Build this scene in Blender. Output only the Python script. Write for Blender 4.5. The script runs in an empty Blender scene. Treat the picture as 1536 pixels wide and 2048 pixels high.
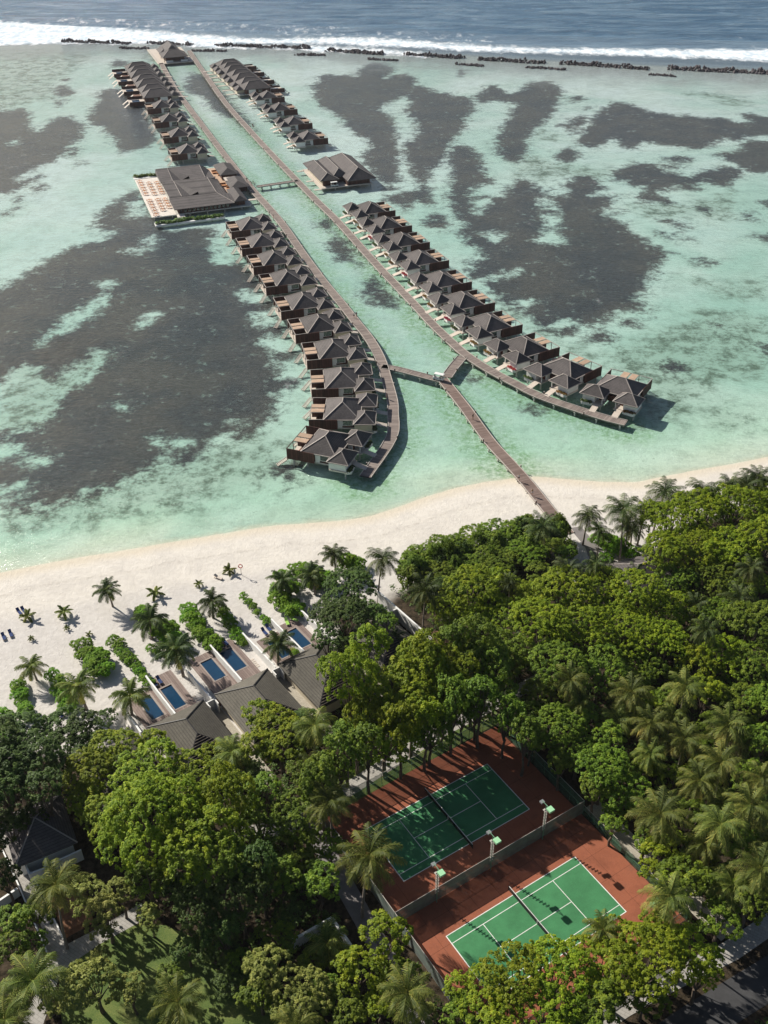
import bpy, math, random
import numpy as np
from mathutils import Vector, Matrix
random.seed(7); RNG = np.random.RandomState(11)
S = bpy.context.scene
# ---------------------------------------------------------------- camera, sky, sun, exposure
FOC, PITCH, ROLL, CAMH = 1984.41, 0.610442, 0.017278, 128.177
cd = bpy.data.cameras.new("camera"); cam = bpy.data.objects.new("camera", cd)
S.collection.objects.link(cam); S.camera = cam
cd.sensor_fit = 'VERTICAL'; cd.sensor_height = 36.0; cd.lens = FOC / 2048 * 36.0
cd.clip_start = 1.0; cd.clip_end = 60000.0
cam.matrix_world = Matrix.Translation((0, 0, CAMH)) @ Matrix.Rotation(math.pi / 2 - PITCH, 4, 'X') @ Matrix.Rotation(-ROLL, 4, 'Z')
SUN_EL, SHX, SHY = math.radians(33.0), 0.7797, -0.6261        # elevation, direction in which shadows fall
w = bpy.data.worlds.new("World"); S.world = w; w.use_nodes = True
nt = w.node_tree; bg = nt.nodes["Background"]
sky = nt.nodes.new("ShaderNodeTexSky"); sky.sky_type = 'NISHITA'; sky.sun_disc = False
sky.sun_elevation = SUN_EL; sky.sun_rotation = math.atan2(-SHX, -SHY); sky.air_density = 1.0; sky.dust_density = 1.5
nt.links.new(sky.outputs[0], bg.inputs[0]); bg.inputs[1].default_value = 0.05
sd_ = bpy.data.lights.new("sun", 'SUN'); sun = bpy.data.objects.new("sun", sd_); S.collection.objects.link(sun)
sd_.energy = 5.0; sd_.angle = math.radians(0.5); sd_.color = (1.0, 0.94, 0.84)
sdir = Vector((SHX * math.cos(SUN_EL), SHY * math.cos(SUN_EL), -math.sin(SUN_EL)))
sun.rotation_euler = sdir.to_track_quat('-Z', 'Y').to_euler(); sun.location = (-200, 300, 300)
S.view_settings.view_transform = 'Standard'; S.view_settings.look = 'None'
S.view_settings.exposure = 0.52; S.view_settings.gamma = 1.0
S.render.engine = 'CYCLES'; S.cycles.max_bounces = 6; S.cycles.transparent_max_bounces = 12
S.cycles.diffuse_bounces = 2; S.cycles.glossy_bounces = 2; S.cycles.transmission_bounces = 2; S.cycles.volume_bounces = 0
S.cycles.use_denoising = True
# ---------------------------------------------------------------- survey: sight line -> point at a known height
def G(px, py, z=0.0):
    X = (px - 768) / FOC; Y = (1024 - py) / FOC
    c, s = math.cos(-ROLL), math.sin(-ROLL); X, Y = X * c - Y * s, X * s + Y * c
    cp, sp = math.cos(PITCH), math.sin(PITCH)
    d = (X, cp + Y * sp, -sp + Y * cp); t = (z - CAMH) / d[2]
    return Vector((d[0] * t, d[1] * t, z))
def GC(o, s, pts, z=0.0): return [G(o[0] + x / s, o[1] + y / s, z) for x, y in pts]
# ---------------------------------------------------------------- node helpers
def newmat(name):
    m = bpy.data.materials.new(name); m.use_nodes = True
    nt = m.node_tree; return m, nt, nt.nodes["Principled BSDF"]
def N(nt, t, **k):
    n = nt.nodes.new(t)
    for a, b in k.items():
        if a.startswith('i_'):
            key = a[2:]; key = int(key) if key.isdigit() else key.replace('_', ' ')
            v = b
            if hasattr(v, 'is_output') or isinstance(v, bpy.types.NodeSocket): nt.links.new(v, n.inputs[key])
            else: n.inputs[key].default_value = v
        else: setattr(n, a, b)
    return n
def math_(nt, op, a, b=None, c=None, clamp=False):
    n = nt.nodes.new("ShaderNodeMath"); n.operation = op; n.use_clamp = clamp
    for i, v in enumerate((a, b, c)):
        if v is None: continue
        if isinstance(v, bpy.types.NodeSocket): nt.links.new(v, n.inputs[i])
        else: n.inputs[i].default_value = v
    return n.outputs[0]
def mix(nt, f, a, b, mode='MIX'):
    n = nt.nodes.new("ShaderNodeMix"); n.data_type = 'RGBA'; n.blend_type = mode
    for i, v in ((0, f), (6, a), (7, b)):
        if isinstance(v, bpy.types.NodeSocket): nt.links.new(v, n.inputs[i])
        else: n.inputs[i].default_value = (v if i == 0 else (*v, 1) if len(v) == 3 else v)
    return n.outputs[2]
def ramp(nt, f, stops, interp='LINEAR'):
    n = nt.nodes.new("ShaderNodeValToRGB"); n.color_ramp.interpolation = interp
    if isinstance(f, bpy.types.NodeSocket): nt.links.new(f, n.inputs[0])
    e = n.color_ramp.elements
    while len(e) < len(stops): e.new(0.5)
    for i, (p, c) in enumerate(stops):
        e[i].position = p; e[i].color = (c, c, c, 1) if not hasattr(c, '__len__') else (*c, 1) if len(c) == 3 else c
    return n.outputs[0]
def coord(nt, which='Object', scale=None):
    tc = nt.nodes.new("ShaderNodeTexCoord"); o = tc.outputs[which]
    if scale is not None:
        mp = nt.nodes.new("ShaderNodeMapping"); mp.inputs['Scale'].default_value = scale if hasattr(scale, '__len__') else (scale,) * 3
        nt.links.new(o, mp.inputs[0]); o = mp.outputs[0]
    return o
def noise(nt, vec, scale, detail=3, rough=.55, dist=0.0):
    n = nt.nodes.new("ShaderNodeTexNoise"); nt.links.new(vec, n.inputs['Vector'])
    n.inputs['Scale'].default_value = scale; n.inputs['Detail'].default_value = detail
    n.inputs['Roughness'].default_value = rough; n.inputs['Distortion'].default_value = dist
    return n.outputs['Fac']
def sstep(nt, v, lo, hi):
    n = nt.nodes.new("ShaderNodeMapRange"); n.interpolation_type = 'SMOOTHSTEP'
    nt.links.new(v, n.inputs[0]); n.inputs[1].default_value = lo; n.inputs[2].default_value = hi
    return n.outputs[0]
def bump(nt, bs, h, strength=.5, dist=.05):
    b = nt.nodes.new("ShaderNodeBump"); b.inputs['Strength'].default_value = strength; b.inputs['Distance'].default_value = dist
    nt.links.new(h, b.inputs['Height']); nt.links.new(b.outputs[0], bs.inputs['Normal'])
def attr(nt, name, out='Fac'):
    a = nt.nodes.new("ShaderNodeAttribute"); a.attribute_name = name; return a.outputs[out]
def simple(name, col, rough=.7, var=.18, scale=1.5, bmp=0.0, metal=0.0, rnd=0.0, spec=.3):
    m, nt, bs = newmat(name); c = coord(nt, 'Object')
    f = noise(nt, c, scale, 5, .65); f2 = noise(nt, c, scale * .17, 2)
    f = math_(nt, 'ADD', math_(nt, 'MULTIPLY', f, .6), math_(nt, 'MULTIPLY', f2, .4))
    a = tuple(max(0, x * (1 - var * 1.6)) for x in col); b = tuple(min(1, x * (1 + var * 1.6)) for x in col)
    cc = mix(nt, ramp(nt, f, [(.3, 0.0), (.7, 1.0)]), a, b)
    if rnd:
        oi = nt.nodes.new("ShaderNodeObjectInfo")
        hsv = nt.nodes.new("ShaderNodeHueSaturation"); nt.links.new(cc, hsv.inputs['Color'])
        nt.links.new(math_(nt, 'MULTIPLY_ADD', oi.outputs['Random'], rnd * 2, 1 - rnd), hsv.inputs['Value']); cc = hsv.outputs[0]
    nt.links.new(cc, bs.inputs['Base Color'])
    bs.inputs['Roughness'].default_value = rough; bs.inputs['Metallic'].default_value = metal; bs.inputs['Specular IOR Level'].default_value = spec
    if bmp: bump(nt, bs, f, bmp, .03)
    return m
M = {}
M['white'] = simple('white_plaster', (.74, .73, .70), .8, .06, .8)
M['beige'] = simple('beige_plaster', (.55, .49, .38), .8, .08, .8)
M['stilt'] = simple('concrete_stilt', (.48, .47, .43), .85, .2, 2)
M['trim'] = simple('pale_trim', (.36, .32, .29), .6, .15, 1)
M['tan'] = simple('tan_boards', (.44, .31, .22), .6, .15, 3, rnd=.12)
M['cream'] = simple('cream_boards', (.56, .49, .42), .6, .1, 1.5)
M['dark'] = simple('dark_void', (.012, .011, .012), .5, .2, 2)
M['glass'] = simple('dark_window', (.02, .02, .025), .08, .2, 2, spec=.8)
M['door'] = simple('red_brown_timber', (.13, .035, .02), .45, .25, 3)
M['rail'] = simple('grey_rail', (.44, .40, .36), .5, .15, 2)
M['metal'] = simple('painted_green_metal', (.16, .30, .20), .45, .1, 3)
M['grey_metal'] = simple('grey_metal', (.30, .31, .31), .4, .1, 3, metal=.4)
M['blackplastic'] = simple('black_rubber', (.015, .015, .017), .6, .1, 3)
M['navy'] = simple('navy_fabric', (.012, .035, .13), .8, .2, 6)
M['lime'] = simple('lime_fabric', (.30, .52, .10), .8, .1, 6)
M['red'] = simple('red_fabric', (.55, .04, .03), .8, .15, 6)
M['orange'] = simple('orange_wood', (.50, .22, .09), .6, .2, 4, rnd=.2)
M['whitep'] = simple('white_paint', (.78, .78, .76), .4, .04, 2)
M['line'] = simple('court_line_paint', (.72, .72, .68), .6, .12, 1.2)
M['skin'] = simple('skin', (.36, .20, .13), .6, .08, 5)
M['hair'] = simple('dark_hair', (.02, .014, .01), .6, .1, 5)
M['shirtw'] = simple('white_cloth', (.68, .68, .68), .9, .05, 5)
M['shirtd'] = simple('dark_cloth', (.05, .055, .08), .9, .1, 5)
M['shirtb'] = simple('tan_cloth', (.35, .27, .18), .9, .1, 5)
M['rock'] = simple('reef_boulder', (.072, .062, .066), .85, .45, .5, .6, rnd=.3)
M['path'] = simple('pale_concrete_paving', (.40, .38, .34), .85, .12, .5)
M['pathd'] = simple('weathered_grey_paving', (.19, .175, .17), .85, .15, .6)
M['asphalt'] = simple('dark_asphalt', (.05, .05, .052), .85, .2, .8)
M['grassm'] = simple('short_lawn_grass', (.10, .16, .030), .95, .35, .8, .3)
def mk_wood(name, c1, c2, axis='UV', freq=2.2, rough=.75):
    """boards laid crosswise, weathered, with dark gaps between them"""
    m, nt, bs = newmat(name); uv = coord(nt, 'UV')
    sep = nt.nodes.new("ShaderNodeSeparateXYZ"); nt.links.new(uv, sep.inputs[0]); y = sep.outputs[1]
    fr = math_(nt, 'FRACT', math_(nt, 'MULTIPLY', y, freq))
    gap = math_(nt, 'LESS_THAN', fr, .12)
    fl = math_(nt, 'FLOOR', math_(nt, 'MULTIPLY', y, freq))
    wn = nt.nodes.new("ShaderNodeTexWhiteNoise"); wn.noise_dimensions = '1D'; nt.links.new(fl, wn.inputs['W'])
    n = noise(nt, uv, .35, 4); n2 = noise(nt, uv, 6, 3)
    f = math_(nt, 'ADD', math_(nt, 'MULTIPLY', wn.outputs[0], .45), math_(nt, 'ADD', math_(nt, 'MULTIPLY', n, .45), math_(nt, 'MULTIPLY', n2, .2)))
    c = mix(nt, ramp(nt, f, [(.25, 0.0), (.85, 1.0)]), c1, c2)
    sec = math_(nt, 'FRACT', math_(nt, 'MULTIPLY', y, 1 / 4.0)); seam = math_(nt, 'LESS_THAN', sec, .03)
    c = mix(nt, math_(nt, 'MAXIMUM', math_(nt, 'MULTIPLY', gap, .55), math_(nt, 'MULTIPLY', seam, .5)), c, tuple(v * .3 for v in c1))
    nt.links.new(c, bs.inputs['Base Color']); bs.inputs['Roughness'].default_value = rough; bs.inputs['Specular IOR Level'].default_value = .25
    bump(nt, bs, math_(nt, 'SUBTRACT', f, gap), .4, .03)
    return m
M['deck'] = mk_wood('weathered_jetty_planks', (.155, .125, .112), (.30, .25, .222))
M['deck_red'] = mk_wood('brown_jetty_planks', (.15, .105, .088), (.25, .185, .16))
def mk_objwood(name, c1, c2, fx=0, fy=0, fz=0, gap=.1):
    m, nt, bs = newmat(name); oc = coord(nt, 'Object')
    sep = nt.nodes.new("ShaderNodeSeparateXYZ"); nt.links.new(oc, sep.inputs[0])
    y = math_(nt, 'ADD', math_(nt, 'MULTIPLY', sep.outputs[0], fx), math_(nt, 'ADD', math_(nt, 'MULTIPLY', sep.outputs[1], fy), math_(nt, 'MULTIPLY', sep.outputs[2], fz)))
    fr = math_(nt, 'FRACT', y); g = math_(nt, 'LESS_THAN', fr, gap)
    wn = nt.nodes.new("ShaderNodeTexWhiteNoise"); wn.noise_dimensions = '1D'; nt.links.new(math_(nt, 'FLOOR', y), wn.inputs['W'])
    n = noise(nt, oc, 1.2, 4, .7)
    f = math_(nt, 'ADD', math_(nt, 'MULTIPLY', wn.outputs[0], .4), math_(nt, 'MULTIPLY', n, .7))
    c = mix(nt, ramp(nt, f, [(.25, 0.0), (.8, 1.0)]), c1, c2)
    c = mix(nt, math_(nt, 'MULTIPLY', g, .7), c, tuple(v * .25 for v in c1))
    nt.links.new(c, bs.inputs['Base Color']); bs.inputs['Roughness'].default_value = .7; bs.inputs['Specular IOR Level'].default_value = .25
    return m
M['wood'] = mk_objwood('dark_brown_cladding', (.040, .020, .016), (.115, .050, .036), fx=1.6, fy=1.6)
M['terrace'] = mk_objwood('terrace_boards', (.13, .065, .045), (.25, .14, .10), fx=3.0)
M['pooldeck'] = mk_objwood('pool_terrace_boards', (.16, .115, .10), (.27, .21, .185), fx=2.5)
def mk_shingle(name, c1, c2):
    """courses of shingles: rows follow height, single tiles vary"""
    m, nt, bs = newmat(name); oc = coord(nt, 'Object')
    sep = nt.nodes.new("ShaderNodeSeparateXYZ"); nt.links.new(oc, sep.inputs[0])
    row = math_(nt, 'MULTIPLY', sep.outputs[2], 4.6); fr = math_(nt, 'FRACT', row)
    n1 = noise(nt, oc, .35, 3); n2 = noise(nt, oc, 2.2, 4, .75); n3 = noise(nt, oc, 7, 2, .8)
    f = math_(nt, 'ADD', math_(nt, 'MULTIPLY', n1, .35), math_(nt, 'ADD', math_(nt, 'MULTIPLY', n2, .45), math_(nt, 'MULTIPLY', n3, .3)))
    oi = nt.nodes.new("ShaderNodeObjectInfo")
    c = mix(nt, ramp(nt, f, [(.35, 0.0), (.72, 1.0)]), c1, c2)
    c = mix(nt, math_(nt, 'MULTIPLY', math_(nt, 'LESS_THAN', fr, .22), .5), c, tuple(v * .35 for v in c1))
    hsv = nt.nodes.new("ShaderNodeHueSaturation"); nt.links.new(c, hsv.inputs['Color'])
    nt.links.new(math_(nt, 'MULTIPLY_ADD', oi.outputs['Random'], .36, .82), hsv.inputs['Value'])
    nt.links.new(hsv.outputs[0], bs.inputs['Base Color']); bs.inputs['Roughness'].default_value = .8; bs.inputs['Specular IOR Level'].default_value = .2
    bump(nt, bs, math_(nt, 'ADD', fr, f), .5, .05)
    return m
M['shingle'] = mk_shingle('brown_grey_shingles', (.052, .047, .048), (.148, .132, .128))
M['shingle2'] = mk_shingle('olive_grey_shingles', (.056, .051, .043), (.138, .127, .104))
# ---------------------------------------------------------------- mesh builder and object helpers
COL = S.collection
class MB:
    def __init__(s): s.v, s.f, s.m, s.uv = [], [], [], {}
    def face(s, pts, mi=0, uv=None):
        b = len(s.v); s.v += [tuple(p) for p in pts]; s.f.append(tuple(range(b, b + len(pts)))); s.m.append(mi)
        if uv: s.uv[len(s.f) - 1] = uv
    def box(s, x0, x1, y0, y1, z0, z1, mi=0):
        b = len(s.v); s.v += [(x, y, z) for z in (z0, z1) for x, y in ((x0, y0), (x1, y0), (x1, y1), (x0, y1))]
        for q in ((0, 3, 2, 1), (4, 5, 6, 7), (0, 1, 5, 4), (1, 2, 6, 5), (2, 3, 7, 6), (3, 0, 4, 7)):
            s.f.append(tuple(b + i for i in q)); s.m.append(mi)
    def prism(s, poly, z0, z1, mi=0, side=None):
        """poly: ccw list of xy"""
        a = sum(poly[i][0] * poly[(i + 1) % len(poly)][1] - poly[(i + 1) % len(poly)][0] * poly[i][1] for i in range(len(poly)))
        if a < 0: poly = poly[::-1]
        n = len(poly); b = len(s.v); s.v += [(p[0], p[1], z0) for p in poly] + [(p[0], p[1], z1) for p in poly]
        s.f.append(tuple(b + i for i in range(n - 1, -1, -1))); s.m.append(mi)
        s.f.append(tuple(b + n + i for i in range(n))); s.m.append(mi)
        for i in range(n):
            j = (i + 1) % n; s.f.append((b + i, b + j, b + n + j, b + n + i)); s.m.append(mi if side is None else side)
    def bar(s, a, b, w, h=None, mi=0):
        """square bar between two points"""
        a, b = Vector(a), Vector(b); h = h or w; d = (b - a)
        if d.length < 1e-6: return
        d.normalize(); up = Vector((0, 0, 1)) if abs(d.z) < .95 else Vector((1, 0, 0))
        x = d.cross(up).normalized(); y = x.cross(d).normalized(); k = len(s.v)
        for p in (a, b): s.v += [tuple(p + x * (sx * w / 2) + y * (sy * h / 2)) for sx, sy in ((-1, -1), (1, -1), (1, 1), (-1, 1))]
        for q in ((3, 2, 1, 0), (4, 5, 6, 7), (0, 1, 5, 4), (1, 2, 6, 5), (2, 3, 7, 6), (3, 0, 4, 7)):
            s.f.append(tuple(k + i for i in q)); s.m.append(mi)
    def tube(s, pts, rad, n=8, mi=0, cap=True):
        pts = [Vector(p) for p in pts]; rad = rad if hasattr(rad, '__len__') else [rad] * len(pts); k = len(s.v)
        for i, p in enumerate(pts):
            d = (pts[min(i + 1, len(pts) - 1)] - pts[max(i - 1, 0)]).normalized()
            up = Vector((0, 0, 1)) if abs(d.z) < .9 else Vector((1, 0, 0)); x = d.cross(up).normalized(); y = x.cross(d).normalized()
            s.v += [tuple(p + x * (rad[i] * math.cos(2 * math.pi * j / n)) + y * (rad[i] * math.sin(2 * math.pi * j / n))) for j in range(n)]
        for i in range(len(pts) - 1):
            for j in range(n):
                a = k + i * n; s.f.append((a + j, a + (j + 1) % n, a + n + (j + 1) % n, a + n + j)); s.m.append(mi)
        if cap:
            s.f.append(tuple(k + j for j in range(n - 1, -1, -1))); s.m.append(mi)
            e = k + (len(pts) - 1) * n; s.f.append(tuple(e + j for j in range(n))); s.m.append(mi)
    def hip(s, x0, x1, y0, y1, ze, zr, axis='x', mi=0, th=.16, hipk=1.0):
        """hipped roof; axis = direction of the ridge"""
        if axis == 'y':
            k = len(s.v); s.hip(y0, y1, x0, x1, ze, zr, 'x', mi, th, hipk)
            for i in range(k, len(s.v)): p = s.v[i]; s.v[i] = (p[1], p[0], p[2])
            for i in range(len(s.f)):
                if min(s.f[i]) >= k: s.f[i] = s.f[i][::-1]
            return
        w2 = (y1 - y0) / 2; ym = (y0 + y1) / 2; run = min(w2 * hipk, (x1 - x0) / 2 - .02)
        a, b = (x0 + run, ym, zr), (x1 - run, ym, zr); c = [(x0, y0, ze), (x1, y0, ze), (x1, y1, ze), (x0, y1, ze)]
        s.face([c[0], c[1], b, a], mi); s.face([c[1], c[2], b], mi); s.face([c[2], c[3], a, b], mi); s.face([c[3], c[0], a], mi)
        l = [(p[0], p[1], p[2] - th) for p in c]
        for i in range(4): j = (i + 1) % 4; s.face([l[i], l[j], c[j], c[i]], mi)
        s.face(l[::-1], mi)
        s.ends = (a, b, c)
    def build(s, name, mats, parent=None, smooth=False, loc=None):
        me = bpy.data.meshes.new(name); me.from_pydata(s.v, [], s.f)
        mats = mats if isinstance(mats, (list, tuple)) else [mats]
        for m in mats: me.materials.append(M[m] if isinstance(m, str) else m)
        me.polygons.foreach_set('material_index', s.m)
        if s.uv:
            ul = me.uv_layers.new(name='UVMap')
            for fi, uv in s.uv.items():
                for li, c in zip(me.polygons[fi].loop_indices, uv): ul.data[li].uv = c
        if smooth: me.polygons.foreach_set('use_smooth', [True] * len(me.polygons))
        me.update(); o = bpy.data.objects.new(name, me); COL.objects.link(o)
        if parent is not None: o.parent = parent
        if loc is not None: o.location = loc
        return o
def tag(o, label=None, cat=None, group=None, kind=None):
    if label: o['label'] = label
    if cat: o['category'] = cat
    if group: o['group'] = group
    if kind: o['kind'] = kind
    return o
def empty(name, loc=(0, 0, 0), rz=0.0, label=None, cat=None, group=None, parent=None):
    o = bpy.data.objects.new(name, None); COL.objects.link(o); o.empty_display_size = .5
    o.location = loc; o.rotation_euler = (0, 0, rz); tag(o, label, cat, group)
    if parent is not None: o.parent = parent
    return o
def copy_tree(o, parent=None):
    c = o.copy(); COL.objects.link(c); c.parent = parent
    for ch in list(o.children): copy_tree(ch, c)
    return c
def ridge_caps(mb, ends, w=.22, h=.10, mi=0, eave=True):
    a, b, c = ends
    for p, q in ((a, b), (a, c[0]), (a, c[3]), (b, c[1]), (b, c[2])):
        p2, q2 = Vector(p) + Vector((0, 0, .05)), Vector(q) + Vector((0, 0, .05)); mb.bar(p2, q2, w, h, mi)
# ================================================================ GROUND: island, beach and lagoon bed
SEA_Z = -0.20
def W(pts, z=0.0): return np.array([G(x, y, z)[:2] for x, y in pts])
SHORE_PX = [(-420, 1215), (-200, 1180), (0, 1146), (83, 1129), (167, 1114), (250, 1101), (333, 1086), (417, 1072), (500, 1058), (560, 1050), (658, 1044), (736, 1034), (794, 1015), (853, 993),
            (912, 976), (970, 964), (1025, 957), (1064, 953), (1126, 958), (1160, 961), (1211, 964), (1272, 965), (1313, 956), (1390, 941), (1466, 928), (1536, 914), (1750, 880), (2100, 820)]
shore = W(SHORE_PX, SEA_Z)
def dist_poly(P, L, closed=False):
    d = np.full(len(P), 1e9, dtype=np.float64); n = len(L)
    for i in range(n if closed else n - 1):
        a, b = L[i], L[(i + 1) % n]; ab = b - a; t = np.clip(((P - a) @ ab) / max(ab @ ab, 1e-9), 0, 1)
        q = P - a - t[:, None] * ab; d = np.minimum(d, np.sqrt((q * q).sum(1)))
    return d
def inside(P, L):
    r = np.zeros(len(P), bool); n = len(L); x, y = P[:, 0], P[:, 1]
    for i in range(n):
        (x1, y1), (x2, y2) = L[i], L[(i + 1) % n]
        if abs(y2 - y1) < 1e-12: continue
        c = ((y1 > y) != (y2 > y)) & (x < (x2 - x1) * (y - y1) / (y2 - y1) + x1); r ^= c
    return r
def sdf(P, L, clip=14.0):
    out = np.full(len(P), -clip); lo, hi = L.min(0) - clip, L.max(0) + clip
    k = np.where((P > lo).all(1) & (P < hi).all(1))[0]
    if len(k):
        Q = P[k]; d = np.minimum(dist_poly(Q, L, True), clip); out[k] = np.where(inside(Q, L), d, -d)
    return out
def CR(o, s, z=SEA_Z, *polys): return [np.array([p[:2] for p in GC(o, s, q, z)]) for q in polys]
A_, B_, C_, D_, E_ = ((0, 60), 3.072), ((0, 400), 2.4), ((600, 80), 3.072), ((1036, 80), 3.072), ((840, 400), 2.207)
DARK = []; HOLE = []; SOFT = []
FP = lambda pts: [W(pts, SEA_Z)]
DARK += FP([(33, 558), (75, 529), (130, 499), (172, 486), (205, 476), (182, 452), (189, 434), (212, 415), (234, 398), (254, 386), (278, 381), (300, 420), (330, 460), (420, 452), (500, 520), (560, 620), (600, 720), (612, 770),
            (558, 783), (554, 817), (533, 850), (479, 875), (450, 871), (417, 892), (388, 921), (367, 938), (329, 917), (304, 929), (275, 952), (246, 956), (225, 975), (180, 985), (146, 998), (104, 1012), (54, 1020), (0, 1010), (-160, 1010), (-160, 600), (0, 575)])
DARK += CR(*A_, SEA_Z, [(-150, 500), (0, 490), (60, 500), (120, 470), (160, 480), (190, 520), (180, 590), (240, 620), (300, 560), (350, 525), (430, 525), (500, 570), (520, 620), (500, 670), (430, 700), (400, 760), (330, 800), (250, 830), (180, 870), (110, 900), (110, 930), (200, 895), (260, 885), (250, 910), (150, 950), (80, 990), (60, 1010), (0, 1000), (-150, 1000)],
           [(340, 350), (400, 335), (450, 370), (440, 400), (380, 410), (335, 390)], [(345, 430), (390, 425), (395, 450), (370, 470), (345, 460)], [(380, 303), (425, 295), (430, 307), (390, 314)], [(400, 770), (420, 720), (480, 715), (470, 760), (420, 780)], [(460, 822), (500, 805), (512, 820), (475, 830)],
           [(70, 1060), (110, 1020), (150, 1030), (110, 1065)], [(30, 1130), (60, 1090), (110, 1095), (70, 1125)], [(160, 972), (200, 960), (205, 975), (175, 980)], [(210, 975), (260, 940), (290, 960), (233, 988)],
           [(590, 410), (600, 380), (660, 355), (740, 360), (800, 390), (900, 480), (960, 640), (940, 700), (860, 730), (760, 750), (700, 710), (710, 680), (660, 630), (620, 590), (560, 580), (540, 545), (570, 490), (570, 460), (620, 430)],
           [(680, 205), (720, 180), (800, 190), (770, 220), (690, 232)])
DARK += CR((200, 60), 2.56, SEA_Z, [(430, 290), (470, 215), (560, 240), (640, 330), (750, 450), (790, 505), (770, 530), (700, 460), (620, 430), (560, 400), (540, 340), (480, 330)])
DARK += CR((420, 400), 3.53, SEA_Z, [(750, 150), (800, 125), (870, 150), (870, 190), (840, 215), (760, 190)], [(830, 310), (880, 250), (940, 270), (1000, 330), (1050, 400), (1060, 465), (1000, 430), (920, 420), (850, 350)], [(1090, 580), (1140, 540), (1230, 590), (1300, 680), (1300, 750), (1220, 750), (1110, 710), (1080, 640)])
DARK += CR(*C_, SEA_Z, [(55, 275), (105, 260), (110, 220), (170, 205), (240, 215), (290, 210), (340, 225), (360, 180), (430, 140), (500, 135), (560, 160), (585, 180), (540, 220), (520, 235), (580, 210), (650, 205), (710, 225), (720, 260), (700, 330), (620, 350), (520, 390), (500, 430), (560, 460), (590, 520), (600, 600), (620, 680), (610, 800), (620, 860), (560, 880), (590, 910), (540, 920), (470, 860), (430, 800), (370, 720), (430, 640), (400, 600), (330, 570), (270, 520), (260, 480), (180, 430), (110, 400), (80, 330), (90, 310)],
           [(640, 350), (700, 270), (800, 290), (830, 320), (920, 320), (960, 345), (1030, 340), (1060, 360), (1080, 430), (1030, 470), (1020, 530), (960, 590), (930, 640), (900, 700), (870, 760), (820, 790), (790, 840), (800, 900), (820, 1000), (760, 1010), (720, 990), (700, 1020), (660, 1035), (600, 1000), (520, 990), (540, 950), (620, 930), (710, 920), (720, 850), (680, 830), (660, 760), (630, 680), (640, 630), (700, 600), (720, 560), (690, 480), (660, 460), (640, 420), (680, 380)],
           [(930, 650), (990, 640), (1060, 660), (1110, 700), (1130, 760), (1130, 800), (1200, 880), (1100, 890), (1060, 920), (1040, 980), (1050, 1010), (1090, 1080), (1130, 1110), (1120, 1230), (960, 1170), (1060, 1110), (1000, 1080), (930, 1060), (910, 1000), (920, 900), (930, 800), (900, 730)],
           [(1060, 350), (1100, 330), (1150, 280), (1200, 275), (1260, 310), (1290, 330), (1370, 300), (1400, 265), (1450, 250), (1536, 250), (1600, 285), (1610, 330), (1580, 390), (1575, 430), (1530, 480), (1450, 540), (1400, 600), (1400, 680), (1330, 750), (1260, 730), (1200, 680), (1210, 590), (1250, 510), (1290, 470), (1280, 440), (1330, 400), (1300, 380), (1200, 370), (1110, 385)],
           [(970, 182), (1010, 178), (1015, 205), (990, 222), (968, 210)], [(750, 1110), (800, 1070), (870, 1060), (900, 1100), (920, 1140), (860, 1160), (800, 1150), (760, 1130)])
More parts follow.
